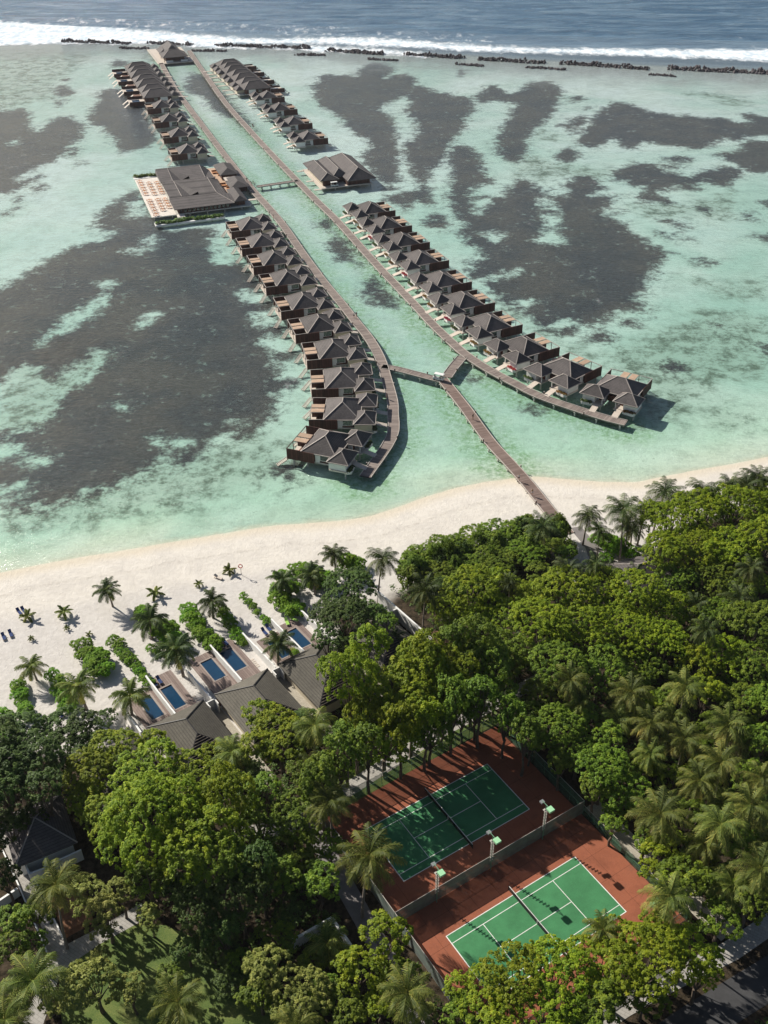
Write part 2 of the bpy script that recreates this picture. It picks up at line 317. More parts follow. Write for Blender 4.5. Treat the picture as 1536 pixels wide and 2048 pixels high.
DARK += CR(*D_, SEA_Z, [(-60, 900), (0, 860), (50, 840), (110, 880), (140, 920), (200, 910), (210, 930), (130, 960), (140, 1010), (160, 1060), (130, 1080), (170, 1130), (160, 1300), (-200, 1300), (-160, 1100)],
           [(280, 870), (330, 840), (420, 825), (480, 850), (540, 900), (530, 920), (470, 930), (470, 970), (520, 980), (500, 1020), (530, 1070), (560, 1100), (630, 1130), (700, 1170), (760, 1210), (840, 1300), (250, 1300), (250, 1120), (330, 1060), (290, 1010), (300, 940)],
           [(470, 450), (550, 400), (580, 375), (640, 378), (740, 405), (800, 435), (900, 445), (1010, 470), (1040, 455), (1130, 475), (1250, 470), (1340, 500), (1390, 500), (1440, 505), (1360, 455), (1420, 445), (1480, 460), (1540, 470), (1650, 480), (1650, 590), (1480, 580), (1400, 600), (1340, 620), (1290, 600), (1240, 610), (1220, 630), (1130, 670), (1000, 655), (880, 640), (830, 625), (760, 625), (720, 665), (650, 660), (630, 640), (600, 605), (560, 610), (520, 650), (440, 660), (370, 640), (355, 600), (400, 550), (440, 510)],
           [(1350, 630), (1450, 615), (1700, 620), (1700, 800), (1440, 815), (1350, 770), (1300, 740), (1230, 710), (1240, 690), (1320, 680), (1380, 670)],
           [(570, 820), (640, 780), (720, 750), (850, 755), (900, 790), (930, 810), (1000, 820), (1060, 830), (1150, 795), (1250, 780), (1300, 775), (1360, 790), (1400, 810), (1340, 850), (1300, 900), (1220, 890), (1150, 870), (1090, 880), (1110, 910), (1050, 930), (990, 915), (950, 880), (920, 930), (860, 935), (900, 960), (950, 990), (940, 1010), (880, 990), (800, 1000), (740, 970), (720, 955), (780, 930), (780, 895), (680, 890), (650, 860), (600, 860)],
           [(230, 700), (260, 670), (330, 660), (380, 690), (390, 720), (320, 745), (240, 740)], [(910, 715), (980, 708), (1070, 725), (1050, 745), (960, 748), (915, 735)], [(330, 480), (400, 460), (430, 470), (420, 510), (360, 540), (300, 520)], [(210, 520), (290, 505), (340, 545), (370, 570), (330, 575), (290, 535)], [(330, 345), (400, 340), (410, 365), (340, 385)], [(385, 415), (430, 410), (430, 422), (395, 427)],
           [(870, 1100), (960, 1105), (1065, 1135), (1020, 1148), (930, 1122)], [(150, 1050), (230, 1045), (250, 1070), (180, 1080)], [(1120, 1025), (1170, 1030), (1165, 1055), (1130, 1050)], [(1500, 990), (1560, 980), (1560, 1040), (1510, 1025)], [(890, 1180), (980, 1190), (1030, 1225), (930, 1215)], [(1450, 1210), (1560, 1185), (1560, 1240)], [(870, 765), (1010, 762), (1020, 785), (900, 790)], [(580, 1038), (625, 1035), (632, 1050), (590, 1052)])
DARK += CR(*E_, SEA_Z, [(100, -20), (130, 0), (150, 60), (190, 110), (190, 170), (200, 195), (250, 205), (270, 220), (270, 250), (220, 265), (235, 290), (205, 320), (210, 345), (260, 350), (290, 370), (300, 400), (360, 420), (330, 440), (400, 470), (480, 510), (520, 550), (560, 570), (600, 545), (640, 525), (700, 530), (720, 560), (780, 540), (830, 510), (870, 490), (920, 480), (960, 495), (1010, 505), (1020, 490), (990, 460), (960, 440), (1000, 400), (1010, 350), (1050, 330), (1030, 300), (1060, 270), (1100, 250), (1120, 235), (1060, 210), (1020, 190), (990, 160), (950, 140), (900, 100), (830, 70), (815, 40), (850, 20), (880, -20)],
           [(610, 575), (660, 555), (710, 570), (690, 595), (620, 595)], [(735, 565), (800, 560), (840, 580), (835, 620), (780, 620), (740, 590)], [(890, 530), (920, 515), (965, 530), (960, 555), (910, 555)], [(780, 520), (830, 515), (830, 540), (790, 545)], [(1210, 265), (1250, 255), (1310, 275), (1250, 282)], [(1290, 550), (1340, 555), (1310, 572)], [(1085, 730), (1120, 712), (1165, 730), (1155, 755), (1110, 768)], [(1060, 85), (1130, 90), (1200, 105), (1160, 120), (1100, 105)], [(1070, 140), (1130, 145), (1190, 170), (1130, 172), (1080, 158)], [(450, 882), (500, 885), (530, 920), (525, 940), (480, 920)], [(210, 770), (240, 765), (252, 778), (225, 788)], [(1430, 60), (1470, 55), (1470, 85), (1440, 85)], [(1500, 640), (1560, 620), (1560, 680), (1505, 662)])
DARK += FP([(552, 922), (590, 924), (597, 948), (575, 962), (555, 950)])
HOLE += CR(*B_, SEA_Z, [(1010, 180), (1000, 215), (1030, 250), (1020, 290), (1080, 305), (1160, 290), (1180, 250), (1130, 190), (1060, 165)], [(1160, 440), (1170, 490), (1260, 495), (1290, 450), (1220, 430)], [(1220, 545), (1240, 605), (1330, 605), (1370, 560), (1300, 540)], [(1265, 660), (1290, 730), (1400, 730), (1440, 680), (1340, 650)], [(1320, 770), (1350, 850), (1460, 850), (1500, 800), (1400, 760)],
           [(1340, 905), (1440, 890), (1520, 900), (1560, 1200), (1300, 1300), (1280, 1090), (1345, 1010)],
           [(0, 1110), (-60, 1110), (-60, 880), (0, 880), (90, 800), (190, 800), (230, 870), (330, 820), (400, 770), (470, 720), (540, 710), (530, 750), (450, 820), (400, 870), (300, 930), (250, 1040), (180, 1090), (60, 1110)], [(200, 690), (230, 640), (290, 610), (300, 550), (400, 520), (440, 480), (490, 450), (505, 480), (490, 520), (420, 570), (330, 620), (250, 650)],
           [(480, 385), (530, 380), (540, 400), (520, 430), (495, 430)], [(650, 610), (680, 550), (750, 545), (720, 600)], [(600, 240), (640, 225), (700, 240), (640, 260)], [(690, 210), (720, 170), (755, 165), (750, 215), (710, 225)], [(740, 1140), (800, 1145), (795, 1165), (740, 1168)], [(820, 1160), (880, 1140), (930, 1170), (870, 1195)], [(565, 975), (605, 975), (610, 992), (570, 995)], [(1150, 1062), (1210, 1065), (1205, 1085), (1160, 1085)], [(0, 1180), (100, 1170), (110, 1210), (40, 1240), (-60, 1250), (-60, 1180)], [(110, 1250), (200, 1222), (240, 1250), (150, 1280)], [(0, 1380), (60, 1360), (140, 1370), (120, 1400), (0, 1410)])
HOLE += CR(*A_, SEA_Z, [(810, 1060), (785, 1150), (900, 1135), (880, 1040)], [(560, 1200), (640, 1230), (715, 1225), (700, 1255), (600, 1290), (540, 1290)], [(60, 690), (100, 672), (112, 690), (80, 705)])
HOLE += CR(*E_, SEA_Z, [(285, 140), (340, 135), (370, 155), (340, 185), (300, 165)], [(540, 60), (600, 55), (620, 90), (610, 140), (645, 180), (600, 195), (515, 180), (525, 170), (560, 120)], [(240, -10), (310, -10), (270, 50), (240, 60)], [(400, 447), (500, 435), (530, 443), (450, 460)], [(520, -10), (570, -10), (590, 35), (540, 45)], [(210, 352), (330, 335), (430, 300), (455, 315), (340, 350), (260, 356)])
SOFT += CR(*E_, SEA_Z, [(1180, 350), (1240, 345), (1330, 370), (1400, 380), (1560, 340), (1560, 400), (1430, 430), (1350, 420), (1300, 390), (1200, 375)], [(1280, 930), (1340, 905), (1430, 930), (1480, 980), (1430, 1010), (1340, 1000), (1290, 980)], [(670, 655), (750, 668), (740, 685), (680, 682)], [(330, 440), (560, 560), (760, 700), (900, 640), (1100, 560), (1250, 480), (1536, 520), (1536, 760), (1300, 800), (1150, 960), (1000, 1000), (1050, 880), (820, 700), (520, 580)])
SOFT += CR(*D_, SEA_Z, [(1040, 325), (1150, 318), (1290, 340), (1400, 360), (1440, 400), (1300, 395), (1200, 360)], [(60, 560), (150, 550), (240, 590), (240, 610), (140, 605)], [(0, 690), (200, 750), (560, 790), (520, 860), (300, 830), (100, 870), (0, 830)], [(700, 1010), (900, 990), (1060, 1010), (1300, 930), (1320, 1100), (1240, 1100), (1100, 1060), (900, 1100), (740, 1060)])
SOFT += CR(*B_, SEA_Z, [(0, 800), (200, 700), (330, 640), (560, 660), (430, 880), (270, 1040), (100, 1130), (0, 1120)], [(0, 1490), (300, 1430), (560, 1330), (760, 1230), (1000, 1190), (1280, 1080), (1400, 1240), (1400, 1330), (1100, 1400), (860, 1500), (640, 1500), (400, 1560), (0, 1590)])
SOFT += CR(*A_, SEA_Z, [(-60, 120), (300, 110), (560, 150), (480, 220), (330, 330), (330, 430), (200, 430), (60, 480), (-60, 490)], [(830, 90), (1000, 150), (950, 200), (860, 160)])
REEF_PX = [(-400, 94), (-100, 92), (0, 91), (120, 88), (260, 87), (380, 88), (620, 93), (700, 98), (800, 106), (930, 112), (1090, 122), (1300, 132), (1536, 141), (1900, 155), (2300, 170)]
reef = W(REEF_PX, SEA_Z); DEEP_PX = [(-400, 60), (-100, 62), (0, 66), (200, 70), (400, 76), (560, 80), (760, 82), (900, 90), (1000, 94), (1200, 98), (1536, 104), (1900, 112), (2300, 125)]
deep = W(DEEP_PX, SEA_Z)
def halfplane(P, line, up=True):
    """signed distance, positive on the seaward (far) side of an open line"""
    d = dist_poly(P, line); L = np.vstack([line, [line[-1][0] + 4000, 9000], [line[0][0] - 4000, 9000]]); return np.where(inside(P, L), d, -d)
def gridmesh(name, xs, ys, zfun, attrs, mat):
    X, Y = np.meshgrid(xs, ys); P = np.stack([X.ravel(), Y.ravel()], 1); Z = zfun(P); n, m = len(ys), len(xs)
    me = bpy.data.meshes.new(name); me.vertices.add(n * m); me.vertices.foreach_set('co', np.column_stack([P, Z]).astype(np.float32).ravel())
    i = (np.arange(n - 1)[:, None] * m + np.arange(m - 1)[None, :]).ravel(); q = np.column_stack([i, i + 1, i + m + 1, i + m]).astype(np.int32)
    me.loops.add(q.size); me.loops.foreach_set('vertex_index', q.ravel()); me.polygons.add(len(q)); me.polygons.foreach_set('loop_start', np.arange(0, q.size, 4, dtype=np.int32)); me.polygons.foreach_set('use_smooth', np.ones(len(q), bool))
    me.update(calc_edges=True)
    for k, v in attrs(P).items():
        a = me.attributes.new(k, 'FLOAT', 'POINT'); a.data.foreach_set('value', v.astype(np.float32))
    me.materials.append(mat); o = bpy.data.objects.new(name, me); COL.objects.link(o); return o
cat_ = lambda *a: np.concatenate(a)
XS = cat_([-2500, -1600, -1200, -800], np.arange(-560, -330, 12), np.arange(-330, -60, 2.6), np.arange(-60, 80, 1.6), np.arange(80, 300, 2.6), np.arange(300, 520, 12), [700, 1200, 1800, 2500])
YS = cat_([-400, -100], np.arange(0, 60, 8), np.arange(60, 172, 2.0), np.arange(172, 330, 1.5), np.arange(330, 520, 2.2), np.arange(520, 860, 4), [900, 1000, 1300, 1800, 2500])
LAND = np.vstack([shore, [9000, 400], [9000, -2000], [-9000, -2000], [-9000, 60]])
def ground_z(P):
    d = dist_poly(P, shore); sd = np.where(inside(P, LAND), d, -d)
    z = np.where(sd > 0, np.clip(-.2 + sd * .033, -.2, 0.0), np.clip(-.2 + sd * .022, -.5, -.2))
    far = halfplane(P, reef); return np.where(far > 10, np.clip(-.5 - (far - 10) * .15, -8, 0), z)
JET_PX = {}      # centre lines of the walkways (deck height 1.15)
JET_PX['left'] = [(322, 126), (345, 169), (356, 186), (395, 238), (434, 290), (473, 340), (509, 384), (540, 418), (569, 454), (607, 509), (645, 561), (679, 602), (709, 640), (739, 678), (760, 716), (772, 754), (784, 798), (786, 826), (783, 875), (730.5, 953)]
JET_PX['right'] = [(378, 101), (392, 122), (407, 144), (450, 204.5), (497, 258), (544, 309), (591, 358), (630, 398), (666, 433), (683, 451), (705, 475), (726, 499), (747, 522), (769, 546), (793, 571), (832, 612), (865, 648), (905, 686), (933, 710), (979, 740), (1034, 769), (1080, 792), (1148, 816), (1212, 836), (1252, 846)]
JET_PX['main'] = [(884, 757), (931, 816), (961, 858), (990, 895), (1048, 956), (1095, 1011), (1137, 1060)]
JET = {k: W(v, 1.15) for k, v in JET_PX.items()}
def ground_attrs(P):
    dk = np.full(len(P), -14.0)
    for L in DARK: dk = np.maximum(dk, sdf(P, L))
    for L in HOLE: dk = np.minimum(dk, -sdf(P, L))
    sf = np.full(len(P), -14.0)
    for L in SOFT: sf = np.maximum(sf, sdf(P, L))
    d = dist_poly(P, shore); sd = np.where(inside(P, LAND), d, -d)
    al = np.full(len(P), 30.0)
    for k in JET: al = np.minimum(al, dist_poly(P, JET[k]))
    return {'dark': dk, 'soft': sf, 'inland': np.clip(sd, -400, 400), 'reef': np.clip(halfplane(P, reef), -300, 300), 'algae': al}
def mk_ground():
    m, nt, bs = newmat('sand_seagrass_and_soil'); oc = coord(nt, 'Object')
    dark, soft, inl, rf, al = (attr(nt, k) for k in ('dark', 'soft', 'inland', 'reef', 'algae'))
    n_big = noise(nt, oc, .045, 4, .6); n_mid = noise(nt, oc, .16, 6, .68); n_fine = noise(nt, oc, .9, 5, .7); n_tiny = noise(nt, oc, 3.5, 3, .7)
    # clean lagoon sand: pale near the beach, blue-green out in the lagoon, haze and sky reflection painted in paler far out
    off = math_(nt, 'MULTIPLY', inl, -1 / 400.0)
    base = ramp(nt, off, [(0.0, (.66, .61, .51)), (.008, (.60, .61, .50)), (.03, (.48, .615, .50)), (.08, (.42, .56, .485)), (.20, (.43, .565, .52)), (.45, (.52, .635, .615)), (.75, (.64, .70, .715)), (1.0, (.70, .74, .755))])
    base = mix(nt, ramp(nt, n_big, [(.35, 0.0), (.7, 1.0)]), base, mix(nt, .45, base, (.68, .74, .69)))
    n_dr = noise(nt, oc, .012, 3, .5, .8); base = mix(nt, sstep(nt, n_dr, .38, .66), base, mix(nt, .5, base, (.30, .50, .42)))
    # mottled weed and rubble
    mw = math_(nt, 'ADD', math_(nt, 'MULTIPLY', sstep(nt, math_(nt, 'ADD', soft, math_(nt, 'MULTIPLY_ADD', n_mid, 14, -7)), -5, 5), .70), .20)
    # scattered speckle of coral heads
    patch = sstep(nt, math_(nt, 'ADD', math_(nt, 'MULTIPLY', n_mid, .75), math_(nt, 'MULTIPLY', n_fine, .45)), .52, .74)
    sfw = sstep(nt, math_(nt, 'ADD', soft, math_(nt, 'MULTIPLY_ADD', n_mid, 18, -9)), -7, 6); base = mix(nt, math_(nt, 'MULTIPLY', sfw, .42), base, (.26, .33, .27))
    c = mix(nt, math_(nt, 'MULTIPLY', patch, mw), base, (.085, .12, .085))
    fine = sstep(nt, math_(nt, 'ADD', math_(nt, 'MULTIPLY', n_fine, .6), math_(nt, 'MULTIPLY', n_mid, .4)), .56, .72)
    c = mix(nt, math_(nt, 'MULTIPLY', fine, math_(nt, 'MULTIPLY', mw, .6)), c, (.16, .21, .16))
    spk = sstep(nt, noise(nt, oc, .55, 3, .75), .66, .72); c = mix(nt, math_(nt, 'MULTIPLY', spk, math_(nt, 'MULTIPLY', sstep(nt, n_big, .42, .62), .6)), c, (.10, .14, .11))
    # algae under and beside the walkways and houses
    am = math_(nt, 'MULTIPLY', sstep(nt, math_(nt, 'ADD', al, math_(nt, 'MULTIPLY_ADD', n_mid, 22, -11)), 11.0, 2.0), .82)
    c = mix(nt, math_(nt, 'MULTIPLY', am, sstep(nt, n_fine, .3, .7)), c, (.14, .27, .10))
    # seagrass meadows
    n_m2 = noise(nt, oc, .42, 5, .7)
    e = math_(nt, 'ADD', math_(nt, 'ADD', dark, math_(nt, 'MULTIPLY_ADD', n_m2, 10, -5)), math_(nt, 'ADD', math_(nt, 'MULTIPLY_ADD', n_mid, 16, -8.2), math_(nt, 'MULTIPLY_ADD', n_fine, 5.0, -2.5)))
    dm = math_(nt, 'MULTIPLY', sstep(nt, e, -3.0, 2.6), math_(nt, 'SUBTRACT', 1.0, math_(nt, 'MULTIPLY', sstep(nt, math_(nt, 'ADD', math_(nt, 'MULTIPLY', n_m2, .6), math_(nt, 'MULTIPLY', n_mid, .5)), .60, .76), .62)))
    gc = mix(nt, ramp(nt, n_mid, [(.3, 0.0), (.75, 1.0)]), (.020, .017, .026), (.046, .037, .046))
    gc = mix(nt, math_(nt, 'MULTIPLY', sstep(nt, n_big, .38, .62), .6), gc, (.084, .062, .052)); gc = mix(nt, math_(nt, 'MULTIPLY', sstep(nt, n_fine, .35, .7), .45), gc, (.016, .015, .020))
    thin = sstep(nt, math_(nt, 'ADD', math_(nt, 'MULTIPLY', n_mid, .5), math_(nt, 'MULTIPLY', n_fine, .6)), .66, .80)
    gc = mix(nt, math_(nt, 'MULTIPLY', thin, .35), gc, (.17, .24, .19))
    halo = math_(nt, 'MULTIPLY', sstep(nt, math_(nt, 'ADD', dark, math_(nt, 'MULTIPLY_ADD', n_mid, 26, -13)), -7, 3), math_(nt, 'MULTIPLY', sstep(nt, math_(nt, 'ADD', math_(nt, 'MULTIPLY', n_fine, .7), math_(nt, 'MULTIPLY', n_tiny, .3)), .47, .58), .55)); c = mix(nt, halo, c, (.11, .135, .115))
    c = mix(nt, math_(nt, 'MULTIPLY', dm, .94), c, gc)
    # reef flat in front of the breakwaters: brown grey rubble
    rw = sstep(nt, math_(nt, 'ADD', rf, math_(nt, 'MULTIPLY_ADD', n_big, 80, -40)), -75, -12)
    rc = mix(nt, sstep(nt, n_fine, .35, .65), (.27, .25, .255), (.43, .42, .43))
    c = mix(nt, math_(nt, 'MULTIPLY', rw, .85), c, rc)
    # beach, then soil and leaf litter under the trees
    wet = sstep(nt, math_(nt, 'ADD', inl, math_(nt, 'MULTIPLY_ADD', n_mid, 3, -1.5)), .2, 4.5)
    sand = mix(nt, sstep(nt, n_fine, .3, .7), (.66, .62, .555), (.74, .70, .64)); sand = mix(nt, math_(nt, 'MULTIPLY', n_tiny, .35), sand, (.48, .44, .39))
    sand2 = mix(nt, sstep(nt, math_(nt, 'ADD', inl, math_(nt, 'MULTIPLY_ADD', n_big, 6, -3)), 13, 18), sand, mix(nt, sstep(nt, n_fine, .3, .7), (.54, .51, .475), (.63, .60, .565)))
    wr = math_(nt, 'ADD', inl, math_(nt, 'MULTIPLY_ADD', n_mid, 5, -2.5)); wl = math_(nt, 'MULTIPLY', math_(nt, 'MULTIPLY', sstep(nt, wr, 7.2, 7.8), sstep(nt, wr, 8.8, 8.2)), sstep(nt, n_fine, .45, .6)); sand2 = mix(nt, math_(nt, 'MULTIPLY', wl, .35), sand2, (.30, .26, .21))
    pit = sstep(nt, noise(nt, oc, 1.7, 3, .8), .60, .70); sand2 = mix(nt, math_(nt, 'MULTIPLY', pit, math_(nt, 'MULTIPLY', sstep(nt, n_big, .4, .6), .6)), sand2, (.38, .35, .31)); sand2 = mix(nt, math_(nt, 'MULTIPLY', sstep(nt, n_mid, .42, .62), .30), sand2, (.46, .43, .40))
    beach = mix(nt, wet, (.62, .555, .45), sand2)
    soil = mix(nt, sstep(nt, n_fine, .35, .65), (.024, .020, .013), (.075, .056, .038))
    sl = sstep(nt, math_(nt, 'ADD', inl, math_(nt, 'ADD', math_(nt, 'MULTIPLY_ADD', n_big, 16, -8), math_(nt, 'MULTIPLY', attr(nt, 'wild'), 1.0))), 0, 4)
    land = mix(nt, sl, beach, soil)
    isl = sstep(nt, math_(nt, 'ADD', inl, math_(nt, 'MULTIPLY_ADD', n_mid, 3.5, -1.75)), -2.2, 1.2)
    c = mix(nt, isl, c, land)
    nt.links.new(c, bs.inputs['Base Color']); bs.inputs['Roughness'].default_value = .95; bs.inputs['Specular IOR Level'].default_value = .05
    bump(nt, bs, math_(nt, 'ADD', n_fine, math_(nt, 'MULTIPLY', n_tiny, .5)), .8, .18)
    return m
# line behind which the wood stands (inland of it the ground is soil)
WOOD = W([(-500, 1520), (-100, 1480), (100, 1500), (240, 1470), (300, 1480), (420, 1500), (560, 1440), (700, 1300), (640, 1230), (760, 1190), (850, 1150), (960, 1080), (1040, 1060), (1100, 1090), (1180, 1130), (1290, 1110), (1330, 1060), (1400, 1030), (1480, 1010), (1700, 960), (2300, 860)])
WOODP = np.vstack([WOOD, [9000, 300], [9000, -2000], [-9000, -2000], [-9000, 20]])
_ga = ground_attrs
def ground_attrs2(P):
    a = _ga(P); d = dist_poly(P, WOOD); sdw = np.where(inside(P, WOODP), d, -d); a['wild'] = np.clip(sdw - a['inland'], -500, 500); return a
ground = gridmesh('ground', XS, YS, ground_z, ground_attrs2, mk_ground()); tag(ground, kind='structure')
# ================================================================ SEA SURFACE
FOAM = FP([(-400, 30), (0, 42), (60, 46), (120, 52), (200, 58), (260, 62), (330, 67), (400, 73), (500, 79), (560, 80), (640, 78), (760, 79), (830, 84), (900, 90), (1000, 95), (1100, 98), (1200, 100), (1330, 101), (1450, 100), (1536, 100), (2100, 120),
           (2100, 150), (1536, 119), (1450, 116), (1380, 113), (1280, 109), (1180, 106), (1080, 103), (990, 101), (900, 97), (820, 93), (740, 89), (640, 86), (560, 85), (470, 86), (400, 88), (330, 84), (260, 86), (130, 85), (0, 89), (-400, 95)])
FOAM2 = FP([(560, 96), (620, 100), (760, 104), (850, 112), (830, 106), (700, 98), (640, 94)]) + FP([(380, 92), (420, 88), (480, 92), (560, 94), (480, 95)])
WISP = FP([(540, 66), (680, 62), (860, 66), (1000, 76), (1000, 84), (860, 78), (700, 76), (560, 74)]) + FP([(100, 30), (400, 40), (640, 50), (700, 60), (560, 66), (300, 60), (100, 48)])
def water_attrs(P):
    fo = np.full(len(P), -14.0)
    for L in FOAM + FOAM2: fo = np.maximum(fo, sdf(P, L))
    wi = np.full(len(P), -14.0)
    for L in WISP: wi = np.maximum(wi, sdf(P, L))
    return {'foam': fo, 'wisp': wi, 'deep': np.clip(halfplane(P, deep), -300, 300), 'reefd': np.clip(halfplane(P, reef), -300, 300)}
def mk_water():
    m, nt, bs = newmat('lagoon_and_ocean_water'); oc = coord(nt, 'Object'); out = nt.nodes['Material Output']
    foam, wisp, dp, rd = (attr(nt, k) for k in ('foam', 'wisp', 'deep', 'reefd'))
    mp = nt.nodes.new("ShaderNodeMapping"); mp.inputs['Scale'].default_value = (1, 1.9, 1); mp.inputs['Rotation'].default_value = (0, 0, .25); nt.links.new(oc, mp.inputs[0]); v = mp.outputs[0]
    n1 = noise(nt, v, .55, 5, .68, .4); n2 = noise(nt, v, .22, 3, .55, .3)
    mp2 = nt.nodes.new("ShaderNodeMapping"); mp2.inputs['Scale'].default_value = (.022, .085, 1); mp2.inputs['Rotation'].default_value = (0, 0, -.22); nt.links.new(oc, mp2.inputs[0])
    sw = noise(nt, mp2.outputs[0], 1.0, 7, .66, .5)
    dm = sstep(nt, dp, -22, 10)
    h = math_(nt, 'ADD', math_(nt, 'MULTIPLY', n1, .55), math_(nt, 'ADD', math_(nt, 'MULTIPLY', n2, .4), math_(nt, 'MULTIPLY', math_(nt, 'MULTIPLY', sw, dm), 9.0)))
    b = nt.nodes.new("ShaderNodeBump"); b.inputs['Strength'].default_value = .85; b.inputs['Distance'].default_value = .55; nt.links.new(h, b.inputs['Height'])
    tr = nt.nodes.new("ShaderNodeBsdfTransparent"); tr.inputs[0].default_value = (.90, .97, .95, 1)
    gl = nt.nodes.new("ShaderNodeBsdfGlossy"); gl.inputs['Roughness'].default_value = .12; nt.links.new(b.outputs[0], gl.inputs['Normal'])
    geo = nt.nodes.new("ShaderNodeNewGeometry"); dot = nt.nodes.new("ShaderNodeVectorMath"); dot.operation = 'DOT_PRODUCT'
    nt.links.new(geo.outputs['Incoming'], dot.inputs[0]); nt.links.new(b.outputs[0], dot.inputs[1])
    fres = math_(nt, 'MULTIPLY_ADD', math_(nt, 'POWER', math_(nt, 'SUBTRACT', 1.0, math_(nt, 'ABSOLUTE', dot.outputs['Value']), clamp=True), 5.0), .95, .02)
    di = nt.nodes.new("ShaderNodeBsdfDiffuse"); nt.links.new(b.outputs[0], di.inputs['Normal'])
    streak = sstep(nt, sw, .40, .66)
    dc = mix(nt, streak, (.070, .150, .245), (.180, .285, .385)); dc = mix(nt, sstep(nt, dp, 0, 60), mix(nt, .6, dc, (.26, .35, .43)), dc)
    nt.links.new(dc, di.inputs[0])
    ms = nt.nodes.new("ShaderNodeMixShader"); nt.links.new(math_(nt, 'ADD', dm, math_(nt, 'MULTIPLY', sstep(nt, rd, -3, 8), .55), clamp=True), ms.inputs[0]); nt.links.new(tr.outputs[0], ms.inputs[1]); nt.links.new(di.outputs[0], ms.inputs[2])
    m2 = nt.nodes.new("ShaderNodeMixShader"); nt.links.new(fres, m2.inputs[0]); nt.links.new(ms.outputs[0], m2.inputs[1]); nt.links.new(gl.outputs[0], m2.inputs[2])
    mp3 = nt.nodes.new("ShaderNodeMapping"); mp3.inputs['Scale'].default_value = (.5, .28, 1); nt.links.new(oc, mp3.inputs[0])
    fn = noise(nt, mp3.outputs[0], .35, 8, .75); fn2 = noise(nt, oc, .05, 3)
    fn3 = noise(nt, mp3.outputs[0], .12, 6, .8); fm = sstep(nt, math_(nt, 'ADD', foam, math_(nt, 'ADD', math_(nt, 'MULTIPLY_ADD', fn, 24, -11), math_(nt, 'MULTIPLY_ADD', fn3, 30, -14))), -8, 6)
    wm = math_(nt, 'MULTIPLY', sstep(nt, wisp, -6, 6), math_(nt, 'MULTIPLY', sstep(nt, fn, .50, .66), .55))
    far = math_(nt, 'MULTIPLY', sstep(nt, dp, 5, 60), math_(nt, 'MULTIPLY', sstep(nt, math_(nt, 'ADD', math_(nt, 'MULTIPLY', sw, .75), math_(nt, 'MULTIPLY', fn, .3)), .66, .72), .25))
    fd = nt.nodes.new("ShaderNodeBsdfDiffuse"); fd.inputs[0].default_value = (.86, .88, .90, 1)
    nt.links.new(mix(nt, sstep(nt, fn, .38, .62), (.52, .62, .70), (.88, .90, .92)), fd.inputs[0])
    m3 = nt.nodes.new("ShaderNodeMixShader"); nt.links.new(math_(nt, 'MAXIMUM', fm, math_(nt, 'MAXIMUM', wm, far)), m3.inputs[0]); nt.links.new(m2.outputs[0], m3.inputs[1]); nt.links.new(fd.outputs[0], m3.inputs[2])
    nt.links.new(m3.outputs[0], out.inputs['Surface']); return m
XW = cat_([-2500, -1700, -1200], np.arange(-800, -400, 20), np.arange(-400, 420, 5), np.arange(420, 900, 20), [1200, 1700, 2500])
YW = cat_(np.arange(120, 560, 12), np.arange(560, 1000, 4), np.arange(1000, 1400, 20), [1500, 1700, 2000, 2500])
def water_z(P):
    d = halfplane(P, deep); s = 1.1 * np.sin(d * .17 + P[:, 0] * .012) * np.clip(d / 30, 0, 1) * np.clip((1500 - P[:, 1]) / 600, 0, 1)
    return SEA_Z + np.where(d > 0, s, 0) + np.where(d > 0, .02, 0)
sea = gridmesh('sea_water', XW, YW, water_z, water_attrs, mk_water()); tag(sea, kind='structure')
# ================================================================ WALKWAYS
DECK_Z = 1.15
def smooth_line(P, n=4):
    P = [Vector((p[0], p[1])) for p in P]; out = []
    for i in range(len(P) - 1):
        a, b, c, d = P[max(i - 1, 0)], P[i], P[i + 1], P[min(i + 2, len(P) - 1)]
        for k in range(n):
            t = k / n; out.append(.5 * ((2 * b) + (c - a) * t + (2 * a - 5 * b + 4 * c - d) * t * t + (3 * b - a - 3 * c + d) * t ** 3))
    out.append(P[-1]); return out
def frames(L):
    fr, s = [], 0.0
    for i, p in enumerate(L):
        d = (L[min(i + 1, len(L) - 1)] - L[max(i - 1, 0)]).normalized()
        if i: s += (L[i] - L[i - 1]).length
        fr.append((p, Vector((-d.y, d.x)), d, s))
    return fr
def at_s(fr, s):
    for i in range(len(fr) - 1):
        if fr[i + 1][3] >= s:
            t = (s - fr[i][3]) / max(fr[i + 1][3] - fr[i][3], 1e-6); return fr[i][0].lerp(fr[i + 1][0], t), fr[i][1], fr[i][2]
    return fr[-1][:3]
